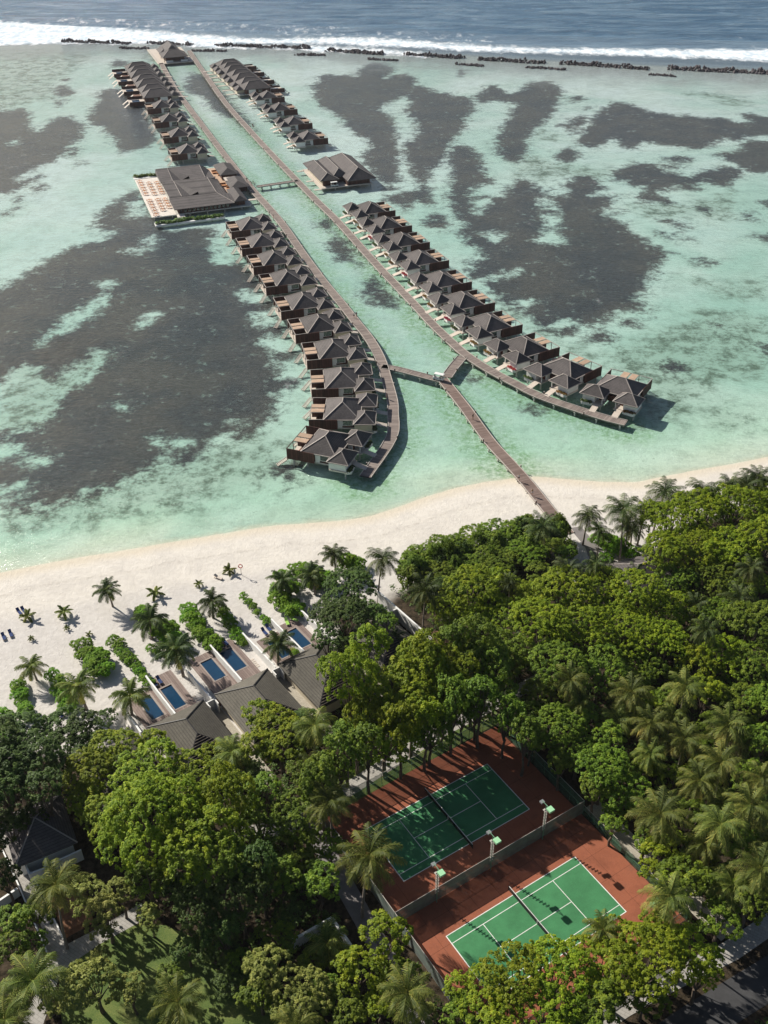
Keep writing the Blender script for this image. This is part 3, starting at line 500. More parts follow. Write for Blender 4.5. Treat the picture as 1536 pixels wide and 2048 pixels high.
def walkway(L, label, w=2.9, mat='deck', z=DECK_Z, step=6.0, raw=False, kerbs=(1, 1), lamps=14.0, z_end=None):
    L = L if raw else smooth_line(L); fr = frames(L); tot = fr[-1][3]; zz = lambda s: z if z_end is None else z + (z_end - z) * max(0, min(1, (s - tot * .6) / (tot * .4)))
    root = empty('boardwalk', (fr[0][0].x, fr[0][0].y, 0), 0, label, 'boardwalk', 'boardwalks over the lagoon')
    o = Vector((fr[0][0].x, fr[0][0].y, 0)); d = MB(); k = [MB(), MB()]
    for i in range(len(fr) - 1):
        (p, n, _, s), (q, m_, _, t) = fr[i], fr[i + 1]
        def P3(c, nn, off, h, ss): return (c.x + nn.x * off - o.x, c.y + nn.y * off - o.y, zz(ss) + h)
        a, b, c, e = P3(p, n, -w / 2, 0, s), P3(p, n, w / 2, 0, s), P3(q, m_, w / 2, 0, t), P3(q, m_, -w / 2, 0, t)
        d.face([b, a, e, c][::-1][::-1], 0, [(w, s), (0, s), (0, t), (w, t)])
        for off in (-w / 2, w / 2):
            a, b, c, e = P3(p, n, off, 0, s), P3(p, n, off, -.28, s), P3(q, m_, off, -.28, t), P3(q, m_, off, 0, t); d.face([a, b, c, e], 0, [(0, s), (.2, s), (.2, t), (0, t)])
        a, b, c, e = P3(p, n, -w / 2, -.28, s), P3(p, n, w / 2, -.28, s), P3(q, m_, w / 2, -.28, t), P3(q, m_, -w / 2, -.28, t); d.face([a, b, c, e], 0, [(0, s), (w, s), (w, t), (0, t)])
        for j, sg in enumerate((-1, 1)):
            if kerbs[j]: k[j].bar(P3(p, n, sg * (w / 2 - .04), .06, s), P3(q, m_, sg * (w / 2 - .04), .06, t), .16, .14)
    d.build('planking', mat, root)
    for j in (0, 1):
        if kerbs[j]: k[j].build('kerb', 'rail', root)
    tr = MB()
    for sg in (-1, 1): tr.tube([(0, sg * w * .38, -.75), (0, sg * w * .38, -.28)], .17, 8); tr.box(-.12, .12, -w / 2 - .25, w / 2 + .25, -.45, -.281) if sg == 1 else None
    for sg in (-1, 1): tr.box(-.17, .17, sg * w * .38 - .17, sg * w * .38 + .17, -2.6, -.45)
    me = None; s = step / 2
    while s < tot - 1 and step:
        p, n, dd = at_s(fr, s)
        if me is None: ob = tr.build('trestle', 'stilt', root); me = ob.data
        else: ob = bpy.data.objects.new('trestle', me); COL.objects.link(ob); ob.parent = root
        ob.location = (p.x - o.x, p.y - o.y, zz(s)); ob.rotation_euler = (0, 0, math.atan2(dd.y, dd.x)); s += step
    if lamps:
        lb = MB(); lb.box(-.11, .11, -.11, .11, 0, .85); lb.box(-.14, .14, -.14, .14, .85, 1.0, 1); me = None; s = lamps / 2; i = 0
        while s < tot - 2:
            p, n, dd = at_s(fr, s); sg = 1 if i % 2 else -1; i += 1
            if me is None: ob = lb.build('bollard_light', ['wood', 'rail'], root); me = ob.data
            else: ob = bpy.data.objects.new('bollard_light', me); COL.objects.link(ob); ob.parent = root
            ob.location = (p.x - o.x + n.x * sg * (w / 2 + .06), p.y - o.y + n.y * sg * (w / 2 + .06), zz(s) - .2); ob.rotation_euler = (0, 0, math.atan2(dd.y, dd.x)); s += lamps
    return fr
FR_L = walkway(JET['left'], 'long grey plank walkway serving the left-hand row of villas and the restaurant', step=6.2)
FR_R = walkway(JET['right'], 'long grey plank walkway serving the right-hand row of villas and the spa', step=6.2)
cv = lambda pts, z=DECK_Z: [Vector(p) for p in W(pts, z)]
walkway(cv(JET_PX['main']), 'brown plank walkway running from the beach out to the fork', mat='deck_red', step=5, z_end=.12, w=3.0)
walkway(cv([(764, 733), (790, 737), (830, 747), (868, 757), (884, 760)]), 'short plank walkway joining the fork to the left-hand walkway', w=2.6, step=5, lamps=9)
walkway(cv([(925, 713), (908, 733), (893, 754)]), 'short plank walkway joining the fork to the right-hand walkway', w=3.0, step=4, lamps=6)
walkway(cv([(514, 373), (555, 367), (596, 361)]), 'narrow footbridge linking the two walkways beside the restaurant', w=2.2, step=4, lamps=0)
# ================================================================ WATER VILLAS
FL = 1.9
def foliage_blob(mb, c, r, n, size, seed, mi=0, flat=.7):
    rs = np.random.RandomState(seed)
    for _ in range(n):
        v = rs.normal(size=3); v /= np.linalg.norm(v); v[2] = abs(v[2]) * flat; p = np.array(c) + v * r * (.6 + .4 * rs.rand())
        t = rs.normal(size=3); nrm = v * .5 + np.array([0, 0, .9]) + .4 * rs.normal(size=3); nrm /= np.linalg.norm(nrm); a = np.cross(nrm, t); a /= np.linalg.norm(a); b = np.cross(nrm, a); s = size * (.6 + .8 * rs.rand())
        mb.face([tuple(p - a * s - b * s * .3), tuple(p + b * s), tuple(p + a * s - b * s * .3), tuple(p - b * s)], mi)
def mk_leafmat(name, cols, trans=.25, attrname=None):
    m, nt, bs = newmat(name); out = nt.nodes['Material Output']; oi = nt.nodes.new("ShaderNodeObjectInfo")
    if attrname: f = attr(nt, attrname)
    else: g_ = nt.nodes.new("ShaderNodeNewGeometry"); f = g_.outputs['Random Per Island']
    c = ramp(nt, f, [(i / (len(cols) - 1), cc) for i, cc in enumerate(cols)])
    hsv = nt.nodes.new("ShaderNodeHueSaturation"); nt.links.new(c, hsv.inputs['Color'])
    nt.links.new(math_(nt, 'MULTIPLY_ADD', oi.outputs['Random'], .026, .492), hsv.inputs['Hue']); nt.links.new(math_(nt, 'MULTIPLY_ADD', oi.outputs['Random'], .35, .82), hsv.inputs['Value'])
    nt.links.new(hsv.outputs[0], bs.inputs['Base Color']); bs.inputs['Roughness'].default_value = .6; bs.inputs['Specular IOR Level'].default_value = .25
    tl = nt.nodes.new("ShaderNodeBsdfTranslucent"); nt.links.new(hsv.outputs[0], tl.inputs[0])
    ms = nt.nodes.new("ShaderNodeMixShader"); ms.inputs[0].default_value = trans; nt.links.new(bs.outputs[0], ms.inputs[1]); nt.links.new(tl.outputs[0], ms.inputs[2]); nt.links.new(ms.outputs[0], out.inputs['Surface'])
    return m
M['hedge'] = mk_leafmat('bright_hedge_leaf', [(.07, .13, .014), (.12, .20, .02), (.17, .25, .035)])
M['fl_red'] = mk_leafmat('magenta_blossom', [(.30, .01, .05), (.50, .03, .09), (.22, .10, .02)])
M['fl_rust'] = mk_leafmat('rusty_blossom', [(.32, .07, .02), (.20, .12, .03), (.08, .10, .02)])
M['fl_green'] = mk_leafmat('green_shrub_leaf', [(.05, .09, .02), (.09, .14, .03), (.03, .05, .015)])
stilt_mb = MB(); stilt_mb.box(-.16, .16, -.16, .16, -1.0, 1.6)
stilt_me = [None]
def add_stilts(root, pts, top=1.6):
    for x, y in pts:
        if stilt_me[0] is None: o = stilt_mb.build('stilt', 'stilt', root); stilt_me[0] = o.data
        else: o = bpy.data.objects.new('stilt', stilt_me[0]); COL.objects.link(o); o.parent = root
        o.location = (x, y, top - 1.6)
def make_villa(wall, flowers, railm='trim'):
    r = empty('water_villa')
    for sx in (-1, 1):
        X = lambda a, b: (min(sx * a, sx * b), max(sx * a, sx * b))
        f = MB(); f.box(*X(1.55, 7.55), .35, 5.2, 1.6, FL); f.build('porch_floor', 'cream' if wall == 'white' else 'rail', r)
        b = MB(); b.box(*X(3.9, 7.3), .9, 5.3, 1.35, 3.98); b.build('bathroom_wall', wall, r)
        b = MB(); b.box(*X(1.9, 3.9), 3.0, 5.3, FL, 3.98); pw = b.build('entrance_wall', wall, r)
        b = MB(); b.box(*X(2.3, 3.4), 2.93, 3.0, FL, 3.7, 0); b.build('door', 'door', pw)
        b = MB(); b.box(*X(1.75, 1.95), .8, 1.0, FL, 3.98); b.build('porch_post', 'white', r)
        p = MB(); p.hip(*X(1.2, 7.95), 0, 5.6, 4.1, 6.05, 'x', 0, .15, .98); e = p.ends; ridge_caps(p, e, .2, .08, 1)
        for q in range(4): p.bar(e[2][q], e[2][(q + 1) % 4], .14, .16, 1)
        p.build('pavilion_roof', ['shingle', 'trim'], r)
        g = MB(); g.prism([(sx * 4.2, -.1), (sx * 7.0, -.35), (sx * 7.45, .5), (sx * 7.3, .88), (sx * 4.2, .88)], 1.3, 2.05); pl = g.build('planter', 'white', r)
        g = MB(); [foliage_blob(g, (sx * (4.8 + .75 * i), .25, 2.05), .62, 60, .16, 5 + i + sx) for i in range(4)]; g.build('flowering_shrub', flowers[0 if sx < 0 else 1], pl)
        g = MB(); g.face([(*((sx * 2.2, -2.75)), DECK_Z + .03), (sx * 3.9, -2.75, DECK_Z + .03), (sx * 3.9, .4, FL + .02), (sx * 2.2, .4, FL + .02)][::sx]); g.face([((sx * 2.2), -2.75, DECK_Z - .15), (sx * 3.9, -2.75, DECK_Z - .15), (sx * 3.9, .4, FL - .16), (sx * 2.2, .4, FL - .16)][::-sx])
        for a in (2.2, 3.9): g.face([(sx * a, -2.75, DECK_Z - .15), (sx * a, -2.75, DECK_Z + .03), (sx * a, .4, FL + .02), (sx * a, .4, FL - .16)])
        g.build('gangway', 'cream', r)
        s = MB(); s.box(*X(5.68, 5.84), 9.7, 16.9, 1.5, 4.25); s.build('privacy_screen', 'wood', r)
        wv = MB(); wv.box(*X(5.2, 5.27), 5.9, 8.5, 2.25, 3.85); wo = wv.build('window', 'white', r); wv = MB(); wv.box(*X(5.27, 5.31), 6.1, 8.3, 2.4, 3.7); wv.build('pane', 'glass', wo)
        wv = MB(); wv.box(*X(5.2, 5.3), 8.52, 9.66, 1.75, 3.98); wv.build('white_panel', 'white', r)
    c = MB(); c.box(-5.2, 5.2, 5.35, 12.7, 1.75, 3.98); c.build('bedroom_wall', 'wood', r)
    c = MB(); c.box(-5.35, 5.35, 5.25, 12.75, 1.4, 1.74); c.build('floor_slab', 'stilt', r)
    c = MB(); c.box(-1.5, 1.5, 4.0, 5.3, 1.75, 3.4); c.build('court_wall', 'wood', r)
    c = MB()
    for sx in (-1, 1): c.box(min(sx * .4, sx * 4.9), max(sx * .4, sx * 4.9), 12.71, 12.76, 1.95, 3.85)
    c.build('sliding_door', 'glass', r)
    m = MB(); m.hip(-5.75, 5.75, 3.9, 13.3, 4.12, 6.9, 'x', 0, .18, .98); e = m.ends; ridge_caps(m, e, .22, .1, 1)
    for q in range(4): m.bar(e[2][q], e[2][(q + 1) % 4], .16, .2, 1)
    m.build('main_roof', ['shingle', 'trim'], r)
    t = MB(); t.box(-5.66, 5.66, 12.78, 15.6, 1.5, 1.8); t.build('terrace', 'terrace', r)
    t = MB(); t.box(-.06, .06, 12.8, 16.7, 1.81, 3.7); t.build('dividing_screen', 'wood', r)
    pg = MB()
    for x in (-5.75, 5.75): pg.bar((x, 13.3, 4.32), (x, 16.9, 4.32), .14, .12)
    pg.bar((-5.85, 16.86, 4.32), (5.85, 16.86, 4.32), .16, .14)
    for x in (-2.15, -.2, .2, 2.15): pg.bar((x, 13.2, 4.32), (x, 16.8, 4.32), .1, .1)
    for x in (-5.75, -2.15, 2.15, 5.75): pg.box(x - .07, x + .07, 16.79, 16.93, 1.2, 4.25)
    pg.build('pergola_frame', railm, r)
    for sx in (-1, 1):
        a = MB(); a.box(min(sx * .28, sx * 2.05), max(sx * .28, sx * 2.05), 13.35, 16.7, 4.40, 4.46); a.build('shade_panel', 'tan', r)
        b = MB(); b.box(min(sx * 2.9, sx * 5.2), max(sx * 2.9, sx * 5.2), 13.1, 14.6, 1.81, 2.2); b.build('daybed', 'navy', r)
    l = MB(); l.prism([(-5.2, 15.65), (5.4, 15.65), (5.4, 16.5), (1.8, 17.3), (-4.2, 16.95), (-5.3, 16.6)], 1.15, 1.3); l.build('lower_landing', 'cream', r)
    for x0 in (5.0, -4.6):
        st = MB(); a, b = Vector((x0, 16.9, 1.3)), Vector((x0 - 2.3, 19.3, -.3)); d = (b - a); side = Vector((-.72, -.69, 0)).normalized() * .55
        for sg in (-1, 1): st.bar(a + side * sg, b + side * sg, .1, .2)
        for i in range(9): q = a + d * (i / 9 + .04); st.bar(q - side, q + side, .28, .06)
        ob = st.build('stair', 'cream', r); h = MB(); up = Vector((0, 0, .95)); h.bar(a + side + up, b + side + up, .07); h.bar(a + side, a + side + up, .07); h.bar(b + side, b + side + up, .07); h.build('handrail', 'rail', ob)
    add_stilts(r, [(sx * x, y) for sx in (-1, 1) for x, y in ((2.2, 1.2), (6.9, 1.2), (4.9, 6), (1.6, 6), (4.9, 11.9), (1.6, 11.9), (5.3, 15.3), (2.0, 15.3))])
    return r
ORD = ['first', 'second', 'third', 'fourth', 'fifth', 'sixth', 'seventh', 'eighth', 'ninth', 'tenth', 'eleventh', 'twelfth']
def place(tpl, used, c, ang, label, group):
    o = tpl if not used else copy_tree(tpl)
    o.location = (c.x, c.y, 0); o.rotation_euler = (0, 0, ang); tag(o, label, 'villa', group); return o
RZ = 6.8; RN = 8.6
RIGHT = [(741.3, 405.6), (772.5, 435.3), (806, 468.1), (842, 504), (885, 546.3), (928.5, 587.7), (980.9, 631.9), (1052.7, 678.3), (1138.4, 722), (1249.3, 756.7)]
RANG = [-69.0, -68.8, -68.5, -68.0, -67.3, -66.3, -64.6, -60.6, -49.5, -32.7]
LEFT = [(499.4, 435.5), (521.8, 468.3), (546.3, 502.7), (572.8, 541.3), (604.7, 587.3), (636, 631.6), (665, 681.9), (682, 739.4), (685.3, 800.3), (653.9, 867.9)]
LANG = [107, 107, 107, 107, 106.8, 106, 101, 94.8, 87.6, 68.96]
FARR = [(534.5, 182.5), (558.6, 206.5), (586.7, 233.8), (616, 263.1)]
FARL = [(321.9, 200.6), (337.5, 227.2), (356.3, 256.1), (373.8, 288.5)]
def centre(px, ang, ds, rn=RN, z=RZ):
    a = math.radians(ang); t = Vector((math.cos(a), math.sin(a), 0)); n = Vector((-math.sin(a), math.cos(a), 0)); p = G(px[0], px[1], z); return p - n * rn - t * ds
tR = [make_villa('white', fl) for fl in (('fl_green', 'fl_rust'), ('fl_rust', 'fl_red'))]; uR = [False, False]
tL = [make_villa('beige', ('fl_green', 'fl_green'))]; uL = False
tE = make_villa('white', ('fl_green', 'fl_green'), 'wood'); uE = False
DONE = {}
def put(k, *a):
    o = place(k, k.name in DONE, *a); DONE[k.name] = 1; return o
VR = []
for i, (p, a) in enumerate(zip(RIGHT, RANG)):
    n = 10 - i; lab = 'grey hip-roofed stilt villa, %s from the beach end of the right-hand row' % ORD[n - 1] if n > 1 else 'grey hip-roofed stilt villa at the very beach end of the right-hand row'
    VR.append(put(tR[i % 2] if i < 9 else tR[0], centre(p, a, .85), math.radians(a), lab, 'paired water villas on stilts'))
VL = []
for i, (p, a) in enumerate(zip(LEFT, LANG)):
    n = 10 - i; lab = 'grey hip-roofed stilt villa, %s from the beach end of the left-hand row' % ORD[n - 1] if n > 1 else 'white-walled stilt villa with red beds at beach end of left-hand row'
    VL.append(put(tL[0] if i < 9 else tE, centre(p, a, -.1), math.radians(a), lab, 'paired water villas on stilts'))
for i, p in enumerate(FARR): put(tR[0], centre(p, -71.8, .85), math.radians(-71.8), 'dark-walled stilt villa, %s one beyond the spa roof' % ORD[3 - i], 'paired water villas on stilts')
for i, p in enumerate(FARL): put(tL[0], centre(p, 108.2, -.1), math.radians(108.2), 'dark-walled stilt villa, %s one beyond the restaurant roof' % ORD[3 - i], 'paired water villas on stilts')
# red beds and cushions on the terrace of the last left-hand villa
def local(o, x, y, z=0): a = o.rotation_euler.z; return Vector((o.location.x + x * math.cos(a) - y * math.sin(a), o.location.y + x * math.sin(a) + y * math.cos(a), z))
for i, (x, y, w_) in enumerate(((-4.6, 14.2, 1.6), (1.0, 14.2, 1.9))):
    m = MB(); m.box(-w_ / 2, w_ / 2, -.5, .5, .32, .5); m.box(-w_ / 2, w_ / 2, .3, .5, .5, .95); b = m.build('lounge_sofa', 'red'); b.location = local(VL[9], x, y, 2.2 if abs(x) > 3 else 1.8); b.rotation_euler.z = VL[9].rotation_euler.z
    k = MB(); k.box(-w_ / 2 + .1, w_ / 2 - .1, -.4, .4, 0, .32); k.build('base', 'cream', b)
    tag(b, 'red cushioned sofa on the terrace corner %s the white-walled end villa' % ('nearest the camera of' if i == 0 else 'towards the far side of'), 'sofa', 'red sofas on the terrace')
# ---------------------------------------------------------------- larger water suites beyond, seven a side
def make_suite(wall, pool):
    r = empty('water_suite')
    m = MB(); m.hip(-6.6, 6.6, 3.6, 19.6, 4.0, 7.2, 'y', 0, .2, .72); ridge_caps(m, tuple((lambda e: (tuple((e[0][1], e[0][0], e[0][2])), tuple((e[1][1], e[1][0], e[1][2])), [(q[1], q[0], q[2]) for q in e[2]]))(m.ends)), .25, .1, 1); m.build('main_roof', ['shingle', 'trim'], r)
    m = MB(); m.hip(-4, 4, -.4, 4.6, 3.5, 5.2, 'x', 0, .15, .95); m.build('pavilion_roof', 'shingle', r)
    m = MB(); m.box(-3.4, 3.4, .3, 4.5, 1.5, 3.4); m.build('entrance_wall', 'beige', r)
    m = MB(); m.box(-5.8, 5.8, 4.4, 18.9, 1.5, 3.9); m.build('bedroom_wall', 'wood', r)
    m = MB(); m.box(-5.86, -5.8, 6.5, 10.5, 1.7, 3.8); m.box(5.8, 5.86, 6.5, 10.5, 1.7, 3.8); m.build('white_panel', 'white', r)
    m = MB(); m.box(-5.87, -5.8, 12, 14, 2.0, 3.7); m.box(5.8, 5.87, 12, 14, 2.0, 3.7); m.build('window', 'glass', r)
    m = MB(); m.box(-5.9, 5.9, .2, 19.2, 1.1, 1.5); m.build('floor_slab', 'stilt', r)
    L_ = 27.5 if pool else 23.0; m = MB(); m.box(-5.2, 5.2, 19.2, L_, 1.1, 1.5); t = m.build('terrace', 'cream' if pool else 'terrace', r)
    if pool: m = MB(); m.box(-2.6, 2.6, 21.5, 25.5, 1.5, 1.56); m.build('plunge_pool', 'poolwater', t)
    for sx in (-1, 1):
        m = MB(); m.box(min(sx * 5.2, sx * 5.35), max(sx * 5.2, sx * 5.35), 19.2, L_ - .1, -.1 if sx < 0 else .6, 2.9 if sx > 0 else 2.2); m.build('privacy_screen', 'wood', r)
        st = MB(); a, b = Vector((sx * 4, L_ - .1, 1.3)), Vector((sx * 4 - 1.5, L_ + 3.1, -.4))
        st.bar(a, b, 1.1, .2); st.build('stair', 'cream', r)
    m = MB(); m.bar((1.5, -5.6, 1.2), (1.5, .4, 1.4), 1.6, .2); m.build('gangway', 'cream', r)
    add_stilts(r, [(x, y) for x in (-5, -1.6, 1.6, 5) for y in (1, 6, 11, 16, 21) + ((26,) if pool else ())], 1.1)
    return r
def mk_pool():
    m, nt, bs = newmat('pool_water'); oc = coord(nt, 'Object'); n = noise(nt, oc, 1.6, 4, .6); c = coord(nt, 'Object')
    nt.links.new(mix(nt, n, (.007, .030, .072), (.015, .058, .115)), bs.inputs['Base Color']); bs.inputs['Roughness'].default_value = .06; bs.inputs['Specular IOR Level'].default_value = .5
    bump(nt, bs, noise(nt, c, 2.4, 3), .25, .05); return m
M['poolwater'] = mk_pool()
sL = [make_suite('beige', True), make_suite('beige', False)]; 
P0, P1 = G(287.9, 198.3, 3.6), G(248.2, 133.8, 3.6); tt = (P1 - P0); st_ = tt.length / 7; tt.normalize(); nn = Vector((-tt.y, tt.x, 0))
def put_suites(P0, tt, nn, st_, sgn, ncorner, who, side):
    for k in range(7):
        c = P0 + tt * (st_ * (.52, 1.46, 2.62, 3.56, 4.74, 5.62, 6.5)[k]) - nn * ncorner; tpl = who[k % 2]
        ang = math.atan2(tt.y * sgn, tt.x * sgn); o = tpl if tpl.name not in DONE else copy_tree(tpl); DONE[tpl.name] = 1
        o.location = (c.x, c.y, 0); o.rotation_euler = (0, 0, ang)
        tag(o, 'big-roofed water suite near the reef, %s from the pavilion end of the %s-hand row' % (ORD[6 - k], side), 'villa', 'big-roofed water suites near the reef')
put_suites(P0, tt, nn, st_, 1, 19.6, sL, 'left')
Q0, Q1 = G(487.5, 181.1, 3.6), G(429.5, 129, 3.6); t2 = (Q1 - Q0); s2 = t2.length / 7; t2.normalize(); n2 = Vector((t2.y, -t2.x, 0))
sR = [copy_tree(sL[0]), copy_tree(sL[1])]
for s_ in sR: s_.location = (0, 0, 0)
put_suites(Q0, t2, n2, s2, -1, 3.6, sR, 'right')
# ---------------------------------------------------------------- restaurant
def frame_obj(name, px, z, ang, label, cat, group=None):
    p = G(px[0], px[1], z); return empty(name, (p.x, p.y, 0), math.radians(ang), label, cat, group)
M['palecream'] = simple('pale_bleached_boards', (.66, .61, .55), .7, .12, 1.2)
RES = frame_obj('restaurant', (250 + 320 / 5.689, 310 + 740 / 5.689), 1.1, 18.3, 'wide low restaurant on stilts with stepped grey roofs and cream dining deck', 'restaurant')
m = MB(); m.box(0, 9.6, 3, 56, .8, 1.2); m.box(9.6, 12.5, -.6, 3, .8, 1.2); m.build('dining_deck', 'palecream', RES)
m = MB(); m.box(9.6, 40, 3.6, 56, .75, 1.15); m.build('floor_slab', 'stilt', RES)
m = MB(); m.box(10.5, 31.5, 4, 50, 1.15, 3.2); m.build('dining_hall_wall', 'wood', RES)
m = MB()
for i in range(12): m.box(11.2 + i * 1.7, 12.2 + i * 1.7, 3.93, 4.0, 1.5, 2.8)
m.build('window_band', 'glass', RES)
def tier(y0, z0, y1, z1, x0, x1, name, well=None, back=None, xe=None):
    """one roof tier: slope falling to the south from y1/z1 to y0/z0, with a hipped east side and an optional light well"""
    m = MB(); xe = xe or x1 + 4; zs = lambda y: z0 + (z1 - z0) * (y - y0) / (y1 - y0)
    if well:
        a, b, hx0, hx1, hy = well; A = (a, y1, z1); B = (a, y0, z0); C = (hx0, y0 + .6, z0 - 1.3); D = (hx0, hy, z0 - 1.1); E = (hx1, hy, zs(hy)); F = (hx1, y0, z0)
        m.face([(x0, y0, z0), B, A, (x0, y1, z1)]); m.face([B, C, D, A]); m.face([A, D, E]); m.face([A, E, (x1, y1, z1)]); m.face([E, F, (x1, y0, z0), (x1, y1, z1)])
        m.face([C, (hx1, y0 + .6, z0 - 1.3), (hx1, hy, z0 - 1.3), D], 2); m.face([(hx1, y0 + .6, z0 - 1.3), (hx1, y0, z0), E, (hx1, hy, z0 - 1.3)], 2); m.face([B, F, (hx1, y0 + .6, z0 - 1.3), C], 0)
    else: m.face([(x0, y0, z0), (x1, y0, z0), (x1, y1, z1), (x0, y1, z1)])
    m.face([(x1, y0, z0), (xe, y0, z0 - .9), (xe, y1, z0 - .9), (x1, y1, z1)])
    yb = y1 + 3; m.face([(x0, y1, z1), (x1, y1, z1), (xe, yb, z0 - .9), (x0, yb, z0 - .7)]); m.face([(x0, y0, z0), (x0, y1, z1), (x0, yb, z0 - .7), (x0, y0, z0 - .3)])
    m.face([(x0, y0, z0 - .3), (xe, y0, z0 - 1.2), (xe, y0, z0 - .9), (x1, y0, z0), (x0, y0, z0)]); m.bar((x1, y0, z0 + .05), (x1, y1, z1 + .05), .2, .1, 1); m.bar((x0, y1, z1 + .05), (x1, y1, z1 + .05), .2, .1, 1)
    if well: m.bar((well[0], y0, z0 + .05), (well[0], y1, z1 + .05), .2, .1, 1)
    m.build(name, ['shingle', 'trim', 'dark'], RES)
tier(35.2, 5.0, 48.5, 6.7, 8.6, 27.4, 'roof', (13.7, 0, 17.5, 21.0, 38.2))
tier(14.9, 4.35, 35.1, 4.9, 9.2, 28.2, 'roof', (14.0, 0, 18.0, 21.2, 18.4))
m = MB(); m.face([(9, 2.5, 3.3), (33, 2.5, 3.3), (28.2, 15.2, 4.3), (9, 15.2, 4.3)]); m.face([(33, 2.5, 3.3), (34, 15.2, 3.3), (28.2, 15.2, 4.3)]); m.face([(9, 2.5, 3.05), (33, 2.5, 3.05), (33, 2.5, 3.3), (9, 2.5, 3.3)]); m.face([(9, 15.2, 4.3), (9, 15.2, 3), (9, 2.5, 3.05), (9, 2.5, 3.3)]); m.face([(9, 15.2, 3.1), (34, 15.2, 3.1), (33, 2.5, 3.05), (9, 2.5, 3.05)]); m.bar((33, 2.5, 3.35), (28.2, 15.2, 4.35), .2, .1, 1); m.build('roof', ['shingle', 'trim'], RES)
m = MB(); m.box(32.4, 37.2, 23.5, 61, 1.15, 1.22); m.build('courtyard_floor', 'tan', RES)
for (x0, x1, y0, y1, ze, zr, ax) in ((34.6, 42.6, 40, 57, 3.6, 5.4, 'y'), (35.2, 43.2, 21.5, 36.5, 3.3, 5.0, 'y'), (33.4, 38.6, 4.5, 21.4, 3.1, 4.6, 'y')):
    m = MB(); m.hip(x0, x1, y0, y1, ze, zr, ax, 0, .2, .95); m.build('side_roof', 'shingle', RES)
    m = MB(); m.box(x0 + .9, x1 - .9, y0 + .9, y1 - .9, 1.15, ze - .1); m.build('side_wall', 'wood', RES)
m = MB(); m.box(35.2, 40.6, 31.4, 36.4, 3.62, 3.72)
for x in (35.4, 40.4):
    for y in (31.6, 36.2): m.box(x - .08, x + .08, y - .08, y + .08, 3.2, 3.62)
m.build('flat_canopy', 'cream', RES)
m = MB(); m.box(39, 43.5, 10, 11.8, .9, 1.1); m.box(40, 43.8, 38, 40, .9, 1.1); m.build('gangway', 'cream', RES)
add_stilts(RES, [(x, y) for x in (1, 8, 15, 22, 29, 36) for y in (4, 14, 24, 34, 44, 54)], .75)
add_stilts(RES, [(x, y) for x in (1, 8, 15, 22) for y in (-5.5, 62.5)], .75)
for k, (x0, x1, y0, y1) in enumerate(((0, 27, -6.6, -3.0), (0, 22, 57.6, 62.6))):
    p = frame_obj('planter_trough', (250 + 320 / 5.689, 310 + 740 / 5.689), 1.1, 18.3, 'long white-edged planter full of green shrubs on the %s side of the restaurant' % ('camera' if k == 0 else 'far'), 'planter', 'long planters beside the restaurant')
    m = MB(); m.box(x0, x1, y0, y1, .35, 1.0); m.build('trough', 'white', p)
    m = MB(); [foliage_blob(m, (x, (y0 + y1) / 2 + random.uniform(-.6, .9), 1.0), random.uniform(1.0, 1.5), 110, .26, int(x * 7) + k, 0, .95) for x in np.arange(x0 + 1, x1 - .6, 1.25)]; m.build('shrubs', 'hedge', p)
# tables and chairs of the dining deck
def rloc(x, y, z=1.2): return local(RES, x, y, z)
tb = MB(); tb.box(-.55, .55, -.55, .55, .70, .76); tb.tube([(0, 0, 0), (0, 0, .7)], .06, 6); tb.box(-.3, .3, -.3, .3, 0, .05)
ch = MB(); ch.box(-.25, .25, -.25, .25, .42, .48); ch.box(-.25, .25, .2, .26, .48, .95); [ch.box(x - .03, x + .03, y - .03, y + .03, 0, .42) for x in (-.22, .22) for y in (-.22, .22)]
tbm = chm = None; rows = [(1.5, 52, 32.5, 6), (4.9, 48, 31.5, 5), (8.2, 47.5, 32, 5), (1.8, 24, 4.5, 6), (5.2, 23.8, 9.5, 5), (8.0, 23.3, 12, 4)]
for ri, (x, ya, yb, n) in enumerate(rows):
    for i in range(n):
        y = ya + (yb - ya) * i / (n - 1); rz = RES.rotation_euler.z + random.uniform(-.1, .1)
        if tbm is None: o = tb.build('dining_table', 'orange'); tbm = o.data
        else: o = bpy.data.objects.new('dining_table', tbm); COL.objects.link(o)
        o.location = rloc(x + .1, y); o.rotation_euler.z = rz; tag(o, 'small orange-brown table on the cream dining deck of the restaurant', 'table', 'tables on the dining deck')
        for dx, dy, rr in ((1.0, 0, -math.pi / 2), (-1.0, 0, math.pi / 2)):
            if chm is None: c = ch.build('dining_chair', 'orange'); chm = c.data
            else: c = bpy.data.objects.new('dining_chair', chm); COL.objects.link(c)
            c.location = rloc(x + .1 + dx * .85, y + dy * .85); c.rotation_euler.z = rz + rr; tag(c, 'orange-brown chair drawn up to a table on the cream dining deck', 'chair', 'chairs on the dining deck')
for x, y, s in ((34.6, 53, 1.3), (36, 49, 1.0), (34.2, 33, 1.4), (35.8, 27.5, 1.1)):
    m = MB(); m.box(-s, s, -s, s, .1, .5); m.box(-s, s, s - .3, s, .5, 1.0); o = m.build('outdoor_sofa', 'orange'); o.location = rloc(x, y, 1.22); o.rotation_euler.z = RES.rotation_euler.z
    tag(o, 'orange outdoor sofa in the open courtyard between the restaurant roofs', 'sofa', 'sofas in the restaurant courtyard')
